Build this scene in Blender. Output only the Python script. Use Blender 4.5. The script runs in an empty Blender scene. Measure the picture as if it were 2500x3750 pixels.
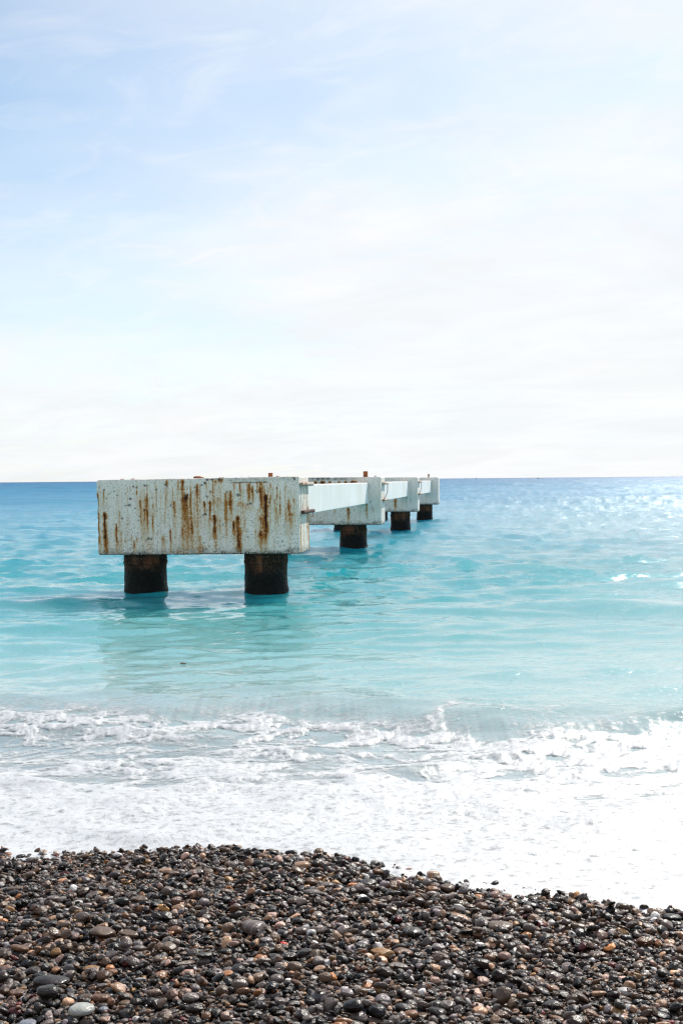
import bpy, math, random
import numpy as np
from mathutils import Matrix, Vector, Euler

random.seed(7)
RNG = np.random.default_rng(11)
scene = bpy.context.scene
COL = scene.collection

# ------------------------------------------------------------------ camera
EYE = 2.28
cam_data = bpy.data.cameras.new('camera')
cam_data.sensor_fit = 'VERTICAL'
cam_data.sensor_height = 36.0
cam_data.sensor_width = 24.0
cam_data.lens = 38.27
cam_data.clip_start = 0.05
cam_data.clip_end = 60000.0
cam = bpy.data.objects.new('camera', cam_data)
COL.objects.link(cam)
cam.matrix_world = (Matrix.Translation((0, 0, EYE))
                    @ Matrix.Rotation(math.radians(90 - 1.72), 4, 'X')
                    @ Matrix.Rotation(math.radians(-0.51), 4, 'Z'))
scene.camera = cam

# ------------------------------------------------------------------ light
SUN_AZ = 30.0      # degrees to the right of straight ahead (+Y towards +X)
SUN_EL = 42.0
SUN_STRENGTH = 4.0
SKY_STRENGTH = 0.131
EXPOSURE = 0.42
sun_vec = Vector((math.cos(math.radians(SUN_EL)) * math.sin(math.radians(SUN_AZ)),
                  math.cos(math.radians(SUN_EL)) * math.cos(math.radians(SUN_AZ)),
                  math.sin(math.radians(SUN_EL))))

scene.view_settings.view_transform = 'Standard'
scene.view_settings.look = 'None'
scene.view_settings.gamma = 1.0
scene.view_settings.use_curve_mapping = False
scene.view_settings.exposure = EXPOSURE
scene.cycles.use_denoising = True
scene.cycles.denoising_input_passes = 'RGB_ALBEDO_NORMAL'
scene.cycles.denoising_prefilter = 'ACCURATE'
scene.cycles.use_adaptive_sampling = False
scene.cycles.pixel_filter_type = 'BLACKMAN_HARRIS'
scene.cycles.filter_width = 1.3
scene.cycles.max_bounces = 6
scene.cycles.diffuse_bounces = 3
scene.cycles.glossy_bounces = 3
scene.cycles.sample_clamp_indirect = 2.5
scene.cycles.sample_clamp_direct = 12.0
scene.cycles.blur_glossy = 0.5
scene.cycles.caustics_reflective = False


class NT:
    """small helper to write node trees"""
    def __init__(self, tree):
        self.t = tree
        self.n = tree.nodes
        self.l = tree.links

    def new(self, typ, **kw):
        nd = self.n.new(typ)
        for k, v in kw.items():
            setattr(nd, k, v)
        return nd

    def put(self, sock, v):
        if isinstance(v, bpy.types.NodeSocket):
            self.l.new(v, sock)
        elif v is not None:
            if hasattr(sock, 'default_value'):
                dv = sock.default_value
                if hasattr(dv, '__len__') and not hasattr(v, '__len__'):
                    v = [v] * len(dv)
                if hasattr(dv, '__len__') and len(dv) == 4 and len(v) == 3:
                    v = tuple(v) + (1.0,)
                sock.default_value = v

    def math(self, op, a, b=None, c=None, clamp=False):
        nd = self.new('ShaderNodeMath', operation=op)
        nd.use_clamp = clamp
        self.put(nd.inputs[0], a)
        if b is not None:
            self.put(nd.inputs[1], b)
        if c is not None:
            self.put(nd.inputs[2], c)
        return nd.outputs[0]

    def vmath(self, op, a, b=None):
        nd = self.new('ShaderNodeVectorMath', operation=op)
        self.put(nd.inputs[0], a)
        if b is not None:
            self.put(nd.inputs[1], b)
        return nd.outputs['Value'] if op in ('DOT_PRODUCT', 'LENGTH') else nd.outputs[0]

    def mix(self, f, a, b, mode='MIX'):
        nd = self.new('ShaderNodeMix', data_type='RGBA', blend_type=mode)
        nd.clamp_factor = True
        self.put(nd.inputs[0], f)
        self.put(nd.inputs[6], a)
        self.put(nd.inputs[7], b)
        return nd.outputs[2]

    def rng(self, v, a, b, c=0.0, d=1.0, smooth=False):
        nd = self.new('ShaderNodeMapRange')
        nd.interpolation_type = 'SMOOTHSTEP' if smooth else 'LINEAR'
        for i, q in enumerate((v, a, b, c, d)):
            self.put(nd.inputs[i], q)
        return nd.outputs[0]

    def noise(self, vec, scale, detail=4.0, rough=0.55, dist=0.0, color=False):
        nd = self.new('ShaderNodeTexNoise')
        self.put(nd.inputs['Vector'], vec)
        nd.inputs['Scale'].default_value = scale
        nd.inputs['Detail'].default_value = detail
        nd.inputs['Roughness'].default_value = rough
        nd.inputs['Distortion'].default_value = dist
        return nd.outputs['Color' if color else 'Fac']

    def mapping(self, vec, scale=(1, 1, 1), loc=(0, 0, 0), rot=(0, 0, 0)):
        nd = self.new('ShaderNodeMapping')
        self.put(nd.inputs[0], vec)
        nd.inputs['Location'].default_value = loc
        nd.inputs['Rotation'].default_value = rot
        nd.inputs['Scale'].default_value = scale
        return nd.outputs[0]

    def attr(self, name, typ='GEOMETRY', out='Fac'):
        nd = self.new('ShaderNodeAttribute', attribute_type=typ)
        nd.attribute_name = name
        return nd.outputs[out]

    def ramp(self, f, stops):
        nd = self.new('ShaderNodeValToRGB')
        self.put(nd.inputs[0], f)
        e = nd.color_ramp.elements
        while len(e) < len(stops):
            e.new(0.5)
        for i, (p, c) in enumerate(stops):
            e[i].position = p
            e[i].color = tuple(c) + (1.0,)
        return nd.outputs[0]


def new_mat(name):
    m = bpy.data.materials.new(name)
    m.use_nodes = True
    nt = NT(m.node_tree)
    p = m.node_tree.nodes['Principled BSDF']
    return m, nt, p


# ------------------------------------------------------------------ sky
world = bpy.data.worlds.new('World')
scene.world = world
world.use_nodes = True
w = NT(world.node_tree)
bg = world.node_tree.nodes['Background']
sky = w.new('ShaderNodeTexSky', sky_type='NISHITA')
sky.sun_disc = False
sky.sun_elevation = math.radians(SUN_EL)
sky.sun_rotation = math.radians(SUN_AZ)
sky.altitude = 0
sky.air_density = 1.0
sky.dust_density = 0.5
sky.ozone_density = 2.5
tc = w.new('ShaderNodeTexCoord').outputs['Generated']
sep = w.new('ShaderNodeSeparateXYZ')
w.put(sep.inputs[0], tc)
zz = w.math('MAXIMUM', sep.outputs['Z'], 0.0)
# cloud layer: project the direction on a plane overhead so streaks shrink to the horizon
den = w.math('ADD', zz, 0.16)
px = w.math('DIVIDE', sep.outputs['X'], den)
py = w.math('DIVIDE', sep.outputs['Y'], den)
cmb = w.new('ShaderNodeCombineXYZ')
w.put(cmb.inputs[0], px)
w.put(cmb.inputs[1], py)
cp = w.mapping(cmb.outputs[0], scale=(1.0, 1.0, 1.0), rot=(0, 0, math.radians(24)))
cp2 = w.mapping(cp, scale=(0.9, 1.3, 1.0), loc=(3.1, 1.7, 0.4))
big = w.noise(cp2, 1.05, 5.0, 0.55, 0.35)
wisp = w.noise(w.mapping(cp, scale=(1.0, 1.5, 1.0), loc=(0.4, 7.3, 2.0)), 4.2, 8.0, 0.6, 1.0)
sund = w.vmath('DOT_PRODUCT', tc, tuple(sun_vec))
near = w.rng(sund, 0.60, 0.92, 0.0, 1.0, True)         # thin veil thickest round the sun
low = w.rng(zz, 0.0, 0.36, 1.0, 0.0, True)
back = w.rng(sund, 0.45, -0.2, 0.0, 1.0, True)          # veil added behind the camera to brighten the pier's shaded front             # haze towards the horizon
cover = w.math('ADD', w.math('MULTIPLY', near, 0.60), w.math('MULTIPLY', low, 0.90))
cover = w.math('ADD', cover, w.rng(big, 0.36, 0.66, -0.12, 0.20))
cover = w.math('ADD', cover, w.rng(wisp, 0.48, 0.76, 0.05, 0.32))
cover = w.math('ADD', cover, w.math('MULTIPLY', back, 0.70))
cover = w.math('MINIMUM', w.math('MAXIMUM', cover, 0.0), 0.97)
cbr = w.math('MULTIPLY', w.rng(sund, -0.2, 0.85, 5.4, 5.65), w.rng(w.noise(w.mapping(cp, scale=(1.3, 1.9, 1.0), loc=(9.0, 2.0, 1.0)), 1.5, 6.0, 0.6, 0.6), 0.36, 0.60, 0.965, 1.02))
ccol = w.mix(w.rng(big, 0.35, 0.7), (0.93, 0.965, 1.0), (0.98, 0.985, 1.0))
csc = w.vmath('SCALE', ccol)
csn = csc.node
w.put(csn.inputs['Scale'], cbr)
blue = w.mix(1.0, sky.outputs[0], (0.86, 0.89, 0.835), 'MULTIPLY')
final = w.mix(cover, blue, csc)
w.put(bg.inputs['Color'], final)
bg.inputs['Strength'].default_value = SKY_STRENGTH

sd = bpy.data.lights.new('sun', 'SUN')
sd.energy = SUN_STRENGTH
sd.angle = math.radians(0.55)
sd.color = (1.0, 0.95, 0.87)
sun = bpy.data.objects.new('sun', sd)
COL.objects.link(sun)
sun.rotation_euler = (-sun_vec).to_track_quat('-Z', 'Y').to_euler()


# ------------------------------------------------------------------ numpy noise
_P = np.random.default_rng(5).permutation(4096).astype(np.int64)
_P = np.concatenate([_P, _P])
_G2 = np.array([(math.cos(a), math.sin(a)) for a in np.linspace(0, 2 * math.pi, 64, endpoint=False)])
_g3 = np.random.default_rng(6).normal(size=(256, 3))
_G3 = _g3 / np.linalg.norm(_g3, axis=1)[:, None]


def n2(x, y, seed=0):
    xi = np.floor(x).astype(np.int64); yi = np.floor(y).astype(np.int64)
    xf = x - xi; yf = y - yi
    u = xf * xf * xf * (xf * (xf * 6 - 15) + 10); v = yf * yf * yf * (yf * (yf * 6 - 15) + 10)
    def g(i, j):
        h = _P[(_P[(xi + i + seed * 17) & 4095] + (yi + j)) & 4095]
        gg = _G2[h & 63]
        return gg[..., 0] * (xf - i) + gg[..., 1] * (yf - j)
    a = g(0, 0); b = g(1, 0); c = g(0, 1); d = g(1, 1)
    return 1.5 * ((a + (b - a) * u) * (1 - v) + (c + (d - c) * u) * v)


def fbm2(x, y, octv=4, seed=0, gain=0.5):
    r = 0.0; a = 1.0; f = 1.0; t = 0.0
    for k in range(octv):
        r = r + a * n2(x * f + 13.7 * k, y * f - 7.1 * k, seed + k)
        t += a; a *= gain; f *= 2.03
    return r / t


def n3(x, y, z, seed=0):
    xi = np.floor(x).astype(np.int64); yi = np.floor(y).astype(np.int64); zi = np.floor(z).astype(np.int64)
    xf = x - xi; yf = y - yi; zf = z - zi
    u = xf * xf * (3 - 2 * xf); v = yf * yf * (3 - 2 * yf); t = zf * zf * (3 - 2 * zf)
    def g(i, j, k):
        h = _P[(_P[(_P[(xi + i + seed * 31) & 4095] + yi + j) & 4095] + zi + k) & 4095]
        gg = _G3[h & 255]
        return gg[..., 0] * (xf - i) + gg[..., 1] * (yf - j) + gg[..., 2] * (zf - k)
    def L(a, b, s): return a + (b - a) * s
    return 1.4 * L(L(L(g(0, 0, 0), g(1, 0, 0), u), L(g(0, 1, 0), g(1, 1, 0), u), v),
                   L(L(g(0, 0, 1), g(1, 0, 1), u), L(g(0, 1, 1), g(1, 1, 1), u), v), t)


def sstep(a, b, x):
    t = np.clip((x - a) / (b - a), 0, 1)
    return t * t * (3 - 2 * t)


# ------------------------------------------------------------------ mesh helpers
def mesh_np(name, co, faces, smooth=True, attrs=None):
    """co (n,3), faces (m,4) or (m,3) arrays"""
    me = bpy.data.meshes.new(name)
    k = faces.shape[1]
    me.vertices.add(len(co)); me.vertices.foreach_set('co', np.ascontiguousarray(co, dtype=np.float32).ravel())
    me.loops.add(faces.size); me.loops.foreach_set('vertex_index', faces.astype(np.int32).ravel())
    me.polygons.add(len(faces))
    me.polygons.foreach_set('loop_start', np.arange(0, faces.size, k, dtype=np.int32))
    me.polygons.foreach_set('use_smooth', np.full(len(faces), smooth))
    me.update(calc_edges=True)
    for an, av in (attrs or {}).items():
        if av.ndim == 1:
            at = me.attributes.new(an, 'FLOAT', 'POINT'); at.data.foreach_set('value', av.astype(np.float32))
        else:
            at = me.attributes.new(an, 'FLOAT_VECTOR', 'POINT'); at.data.foreach_set('vector', av.astype(np.float32).ravel())
    me.validate()
    return me


def link(name, me, mat=None, parent=None, loc=None):
    o = bpy.data.objects.new(name, me)
    COL.objects.link(o)
    if mat is not None and me is not None:
        if not me.materials:
            me.materials.append(mat)
    if parent is not None:
        o.parent = parent
    if loc is not None:
        o.location = loc
    return o


def grid_faces(nr, nc):
    i = np.arange(nr * nc).reshape(nr, nc)
    return np.stack([i[:-1, :-1], i[:-1, 1:], i[1:, 1:], i[1:, :-1]], -1).reshape(-1, 4)


# ------------------------------------------------------------------ shape of the shore
SX = [-9.0, -5.0, -3.2, -2.5, -2.08, -1.91, -1.72, -1.56, -1.16, -.83, -.36, -.02, .23, .44, .65, .97, 1.22, 1.43, 1.70, 2.3, 3.2, 5.0, 9.0]
SY = [6.7, 6.45, 6.7, 6.6, 6.53, 6.47, 6.38, 6.44, 6.50, 6.52, 6.39, 6.31, 6.10, 6.03, 5.86, 5.75, 5.69, 5.51, 5.42, 5.45, 5.2, 5.35, 5.0]


def offshore(x, y):
    """metres beyond the foam's edge; negative up the beach"""
    return y - np.interp(x, SX, SY) - 0.035 * n2(np.asarray(x) * 6.0, np.asarray(x) * 0.0 + 3.3, 3) \
        - 0.02 * n2(np.asarray(x) * 17.0, np.asarray(x) * 0.0 + 9.3, 4)


def beach_z(x, y):
    s = y - np.interp(x, SX, SY)
    return np.where(s > -3, .035 - .165 * s, .53 + .05 * (-s - 3)) \
        + 0.012 * n2(np.asarray(x) * 1.1, np.asarray(y) * 1.4, 8)

# ------------------------------------------------------------------ sea surface
def wave_tile(size, n, lmin, lmax, seed, spread=2.0, pw=3.6, ang=0.15):
    """periodic random height field with crests lying mostly along x; returned with unit rms slope"""
    r = np.random.default_rng(seed)
    k1 = np.fft.fftfreq(n, size / n) * 2 * math.pi
    kx, ky = np.meshgrid(k1, k1)
    k = np.hypot(kx, ky); k[0, 0] = 1
    th = np.arctan2(ky, kx)
    dirw = np.abs(np.sin(th - ang)) ** spread + 0.04
    amp = dirw * k ** (-pw / 2) * np.exp(-(k * lmin / 2 / math.pi) ** 2) * np.exp(-(2 * math.pi / (k * lmax)) ** 2)
    amp[0, 0] = 0
    h = np.real(np.fft.ifft2(np.fft.fft2(r.normal(size=(n, n))) * amp))
    h = h / h.std()
    h = h + 0.16 * (h * h - 1)                       # sharper crests, flatter troughs
    gy, gx = np.gradient(h, size / n)
    return h / math.sqrt((gx ** 2 + gy ** 2).mean())


def sample(tile, size, x, y):
    n = tile.shape[0]
    u = (x / size * n) % n; v = (y / size * n) % n
    i = np.floor(u).astype(int); j = np.floor(v).astype(int)
    fu = u - i; fv = v - j
    i %= n; j %= n; i2 = (i + 1) % n; j2 = (j + 1) % n
    return (tile[j, i] * (1 - fu) + tile[j, i2] * fu) * (1 - fv) + (tile[j2, i] * (1 - fu) + tile[j2, i2] * fu) * fv


T0 = wave_tile(6.1, 1024, 0.05, 0.5, 20, 2.0)
T1 = wave_tile(17.3, 1024, 0.28, 1.7, 21, 3.5)
T2 = wave_tile(83.0, 1024, 0.9, 7.0, 22, 3.5)
T3 = wave_tile(900.0, 1024, 9.0, 60.0, 23, 3.0)


def water_z(x, y, s):
    z = 0.058 * np.exp(-np.maximum(s, 0) / 1.3)
    calm = 0.38 + 0.62 * sstep(9.0, 22.0, s)
    z = z + calm * 0.11 * sample(T0, 6.1, x, y) * (1 - sstep(14, 30, y))
    z = z + calm * 0.25 * sample(T1, 17.3, x + 9, y) * (1 - sstep(60, 220, y))
    z = z + sstep(2.5, 14.0, s) * 0.085 * sample(T2, 83.0, x + 31.9, y) * (1 - sstep(300, 900, y))
    z = z + sstep(30, 120, s) * 0.045 * sample(T3, 900.0, x, y)
    # the low swell that is about to run up, and the lip of the last bore
    sw = s + 0.35 * n2(x * 0.45 + 2, y * 0.15, 12)
    z = z + 0.13 * np.exp(-((sw - 4.4) / 0.75) ** 2) - 0.04 * np.exp(-((sw - 3.0) / 0.7) ** 2)
    z = z + 0.03 * np.exp(-((sw - 1.6) / 0.28) ** 2) * (0.6 + 0.8 * n2(x * 0.9, y * 0.3, 13))
    return z


# rows get sparser with distance, columns fan out to both sides
d = [4.6]
while d[-1] < 26000:
    D = d[-1]
    step = D * D / (EYE * 1087) * 0.86
    step = min(step, D * 0.035 + 0.001)
    d.append(D + step)
rowsY = np.array(d)
tn = 0.3136
cin = np.linspace(-tn * 1.12, tn * 1.12, 770)
cout = tn * 1.12 * np.geomspace(1.0, 14.0, 90)[1:]
colsT = np.concatenate([-cout[::-1], cin, cout])
YY, TT = np.meshgrid(rowsY, colsT, indexing='ij')
XX = YY * TT
S = offshore(XX, YY)
ZW = water_z(XX, YY, S)

# ---- foam pattern: how much froth lies at each point (0..1+)
NEAR = rowsY < 13.5
nrF = int(NEAR.sum())
Xf, Yf, Sf = XX[:nrF], YY[:nrF], S[:nrF]
wx = 0.30 * fbm2(Xf * 0.9, Yf * 0.9, 3, 31); wy = 0.30 * fbm2(Xf * 0.9 + 40, Yf * 0.9, 3, 32)
qx = Xf + wx; qy = Yf + wy
rid = 1 - np.abs(fbm2(qx * 1.1, qy * 1.9, 4, 41, 0.55)) * 2.6          # broad strands
rid2 = 1 - np.abs(fbm2(qx * 3.6 + 5, qy * 5.5, 4, 43, 0.6)) * 2.4      # fine lace
blot = fbm2(qx * 0.55 + 9, qy * 1.0, 4, 45)
fine = fbm2(Xf * 14, Yf * 16, 3, 47)
right = sstep(-0.9, 1.8, Xf)
ss = Sf + 0.28 * blot
edge_in = 1.0 - sstep(0.35, 2.3, ss + 0.55 * blot + 0.30 * rid2 - 0.15 - 0.7 * right)            # thick run-up froth
patch = sstep(0.6, 1.6, ss) * (1 - sstep(3.0 + 0.5 * right, 4.3 + 0.2 * right, ss))
band = np.exp(-((ss - 3.45 - 0.15 * right) / 0.42) ** 2)           # froth left on the swell
M = 1.25 * edge_in + patch * (0.12 + 0.26 * right + 0.75 * (rid - 0.45) + 0.48 * (rid2 - 0.45) + 0.55 * blot) \
    + band * (0.34 + 0.5 * (rid - 0.5) + 0.34 * (rid2 - 0.5))
spots = np.clip(fbm2(Xf * 5.0 + 70, Yf * 7.0, 3, 51) - 0.52, 0, 1) * 3.0
M = M + spots * (1 - sstep(4.0, 6.4, Sf)) * sstep(0.5, 2, Sf) * 0.9
# a couple of loose strands beyond the band, right of the middle
for (cx, cy, a, L) in ((0.93, 10.1, 1.25, 0.42), (1.38, 10.2, -0.5, 0.36), (0.15, 9.5, 0.5, 0.5), (2.0, 10.3, 0.9, 0.3)):
    ux = (Xf - cx) * math.cos(a) + (Yf - cy) * math.sin(a)
    uy = -(Xf - cx) * math.sin(a) + (Yf - cy) * math.cos(a) + 0.10 * n2(Xf * 4, Yf * 4, 57)
    M = M + 0.55 * np.exp(-(ux / L) ** 2 - (uy / 0.07) ** 2)
M = M + 0.10 * fine
THR = 0.36
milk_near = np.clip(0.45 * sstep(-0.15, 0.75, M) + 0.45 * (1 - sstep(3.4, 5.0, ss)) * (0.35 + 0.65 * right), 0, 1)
milk = 0.34 * sstep(-0.02, 0.30, XX / np.maximum(YY, 1) + 0.25 * fbm2(XX * .06, YY * .05, 3, 91)) * sstep(0, 8, XX + 2) * (1 - sstep(35, 140, YY)) * sstep(7.5, 12, YY)  # sun glare on the right put into the water colour; milky shallows join below
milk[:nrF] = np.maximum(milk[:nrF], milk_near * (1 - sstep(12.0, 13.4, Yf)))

co = np.stack([XX, YY, ZW], -1).reshape(-1, 3)
keepf = grid_faces(*XX.shape)
Sflat = S.reshape(-1)
keepf = keepf[(Sflat[keepf] > -0.45).all(1)]
used = np.unique(keepf)
remap = np.full(len(co), -1); remap[used] = np.arange(len(used))
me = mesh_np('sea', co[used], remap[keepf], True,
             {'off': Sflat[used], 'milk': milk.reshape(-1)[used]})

m, nt, p = new_mat('sea_water')
pos = nt.new('ShaderNodeNewGeometry').outputs['Position']
off = nt.attr('off')
milk_glare_attr = nt.attr('milk')
lg = nt.math('LOGARITHM', nt.math('MAXIMUM', nt.math('ADD', off, 1.0), 1.0), 10.0)      # 0..4.4
patches = nt.noise(nt.mapping(pos, scale=(0.03, 0.08, 0)), 1.0, 3.0, 0.6)
lgp = nt.math('ADD', lg, nt.rng(patches, 0.3, 0.7, -0.10, 0.10))
body = nt.ramp(nt.math('DIVIDE', lgp, 4.5), [
    (0.00, (0.13, 0.165, 0.185)),
    (0.115, (0.16, 0.215, 0.24)),
    (0.15, (0.24, 0.34, 0.35)),
    (0.19, (0.21, 0.40, 0.41)),
    (0.235, (0.065, 0.30, 0.32)),
    (0.29, (0.010, 0.245, 0.285)),
    (0.36, (0.008, 0.24, 0.335)),
    (0.47, (0.006, 0.18, 0.32)),
    (0.68, (0.004, 0.125, 0.27)),
    (1.00, (0.003, 0.075, 0.20)),
])
col = nt.mix(nt.math('MULTIPLY', milk_glare_attr, 0.85), body, (0.62, 0.68, 0.69))
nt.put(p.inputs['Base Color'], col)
p.inputs['IOR'].default_value = 1.333
nt.put(p.inputs['Roughness'], nt.rng(lg, 1.25, 2.4, 0.075, 0.46))
nt.put(p.inputs['Specular IOR Level'], nt.rng(lg, 1.4, 2.5, 0.85, 0.42))
p.subsurface_method = 'BURLEY'
nt.put(p.inputs['Subsurface Weight'], nt.rng(lg, 0.65, 0.95, 0.0, 1.0))
p.inputs['Subsurface Radius'].default_value = (0.25, 1.0, 1.2)
p.inputs['Subsurface Scale'].default_value = 3.6
# ripples finer than the mesh; they grow longer further out
f1 = nt.noise(nt.mapping(pos, scale=(5.0, 8.0, 4.0)), 1.0, 2.0, 0.5, 0.4)
rare = nt.math('POWER', nt.rng(nt.noise(nt.mapping(pos, scale=(9.0, 13.0, 4.0)), 1.0, 3.0, 0.6, 0.5), 0.56, 0.80), 1.5)
f1 = nt.math('ADD', f1, nt.math('MULTIPLY', rare, 3.2))
f2 = nt.noise(nt.mapping(pos, scale=(0.8, 2.2, 1.0)), 1.0, 4.0, 0.55, 0.3)
f3 = nt.noise(nt.mapping(pos, scale=(0.05, 0.20, 1.0)), 1.0, 4.0, 0.55, 0.2)
b1 = nt.new('ShaderNodeBump'); nt.put(b1.inputs['Height'], f1); b1.inputs['Strength'].default_value = 1.0
nt.put(b1.inputs['Distance'], nt.rng(lg, 0.4, 1.2, 0.002, 0.004))
b2 = nt.new('ShaderNodeBump'); nt.put(b2.inputs['Height'], f2)
nt.put(b2.inputs['Distance'], nt.rng(lg, 1.25, 1.9, 0.0, 0.16)); nt.put(b2.inputs['Normal'], b1.outputs[0])
b3 = nt.new('ShaderNodeBump'); nt.put(b3.inputs['Height'], f3)
nt.put(b3.inputs['Distance'], nt.rng(lg, 1.8, 2.8, 0.0, 2.4)); nt.put(b3.inputs['Normal'], b2.outputs[0])
nt.put(p.inputs['Normal'], b3.outputs[0])
sea = link('sea', me, m)
sea['kind'] = 'structure'
sea['label'] = 'clear turquoise sea paling towards the shore and dark blue at the horizon'

# ---- froth lying on the water: same grid, lifted where the pattern is thick, dipping under elsewhere
thick = np.clip(M - THR + 0.42, -0.4, 1.6)
bub = 0.5 + 0.7 * fbm2(Xf * 2.6, Yf * 2.4, 4, 61, 0.5)
bub2 = np.abs(n2(Xf * 16, Yf * 12, 63))
lift = np.where(thick > 0, 0.003 + 0.024 * sstep(.25, 1.3, thick) * (0.35 + bub) + 0.003 * bub2 * np.clip(thick - .4, 0, 1), 0.12 * thick)
# the front of the run-up: thick to the very edge, then gone
front = sstep(-0.46, -0.34, Sf)
ZF = ZW[:nrF] + lift * (0.25 + 0.75 * sstep(0.0, 0.45, Sf)) - (1 - front) * 0.05
cof = np.stack([Xf, Yf, ZF], -1).reshape(-1, 3)
ff = grid_faces(nrF, XX.shape[1])
liftf = lift.reshape(-1); sf = Sf.reshape(-1)
ok = (liftf[ff] > 0).any(1) & (sf[ff] > -0.46).all(1) & (np.abs(cof[ff, 0]) < 12).all(1)
ff = ff[ok]
used = np.unique(ff)
remap = np.full(len(cof), -1); remap[used] = np.arange(len(used))
me = mesh_np('foam', cof[used], remap[ff], True, {'thick': np.clip(thick / 1.6, 0, 1).reshape(-1)[used]})
m, nt, p = new_mat('sea_foam')
pos = nt.new('ShaderNodeNewGeometry').outputs['Position']
th = nt.attr('thick')
g1 = nt.noise(nt.mapping(pos, scale=(1, 1, 1)), 7.0, 6.0, 0.65)
g2 = nt.noise(pos, 45.0, 4.0, 0.7)
thin = nt.mix(nt.rng(g1, 0.35, 0.65), (0.40, 0.45, 0.465), (0.47, 0.49, 0.50))
fc = nt.mix(nt.math('ADD', nt.rng(th, 0.25, 0.55, 0.1, 0.9), nt.rng(g2, 0.4, 0.7, -0.1, 0.15), clamp=True), thin, (0.57, 0.575, 0.585))
nt.put(p.inputs['Base Color'], fc)
p.inputs['Roughness'].default_value = 0.45
vb = nt.new('ShaderNodeTexVoronoi'); nt.put(vb.inputs['Vector'], pos); vb.inputs['Scale'].default_value = 70.0
bb = nt.new('ShaderNodeBump'); nt.put(bb.inputs['Height'], nt.math('ADD', vb.outputs['Distance'], nt.math('MULTIPLY', g2, 1.2)))
bb.inputs['Distance'].default_value = 0.0015
nt.put(p.inputs['Normal'], bb.outputs[0])
g3 = nt.noise(nt.mapping(pos, scale=(16, 20, 1)), 1.0, 5.0, 0.7)
lace = nt.new('ShaderNodeTexVoronoi', feature='DISTANCE_TO_EDGE')
nt.put(lace.inputs['Vector'], nt.vmath('ADD', nt.mapping(pos, scale=(1, 0.8, 0)), nt.vmath('SCALE', nt.noise(pos, 5.0, 4.0, 0.6, color=True))))
lace.inputs['Vector'].links[0].from_node.inputs[1].links[0].from_node.inputs['Scale'].default_value = 0.30
lace.inputs['Scale'].default_value = 7.0
al = nt.math('ADD', nt.rng(th, 0.02, 0.50, 0.0, 1.0), nt.rng(g3, 0.30, 0.70, -0.45, 0.40))
al = nt.math('ADD', al, nt.rng(lace.outputs['Distance'], 0.0, 0.22, 0.22, -0.05))
nt.put(p.inputs['Alpha'], nt.rng(al, 0.16, 1.05, 0.0, 1.0))
foam = link('foam', me, m)
foam['kind'] = 'stuff'
foam['label'] = 'white froth of the spent wave along the pebble beach'
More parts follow.
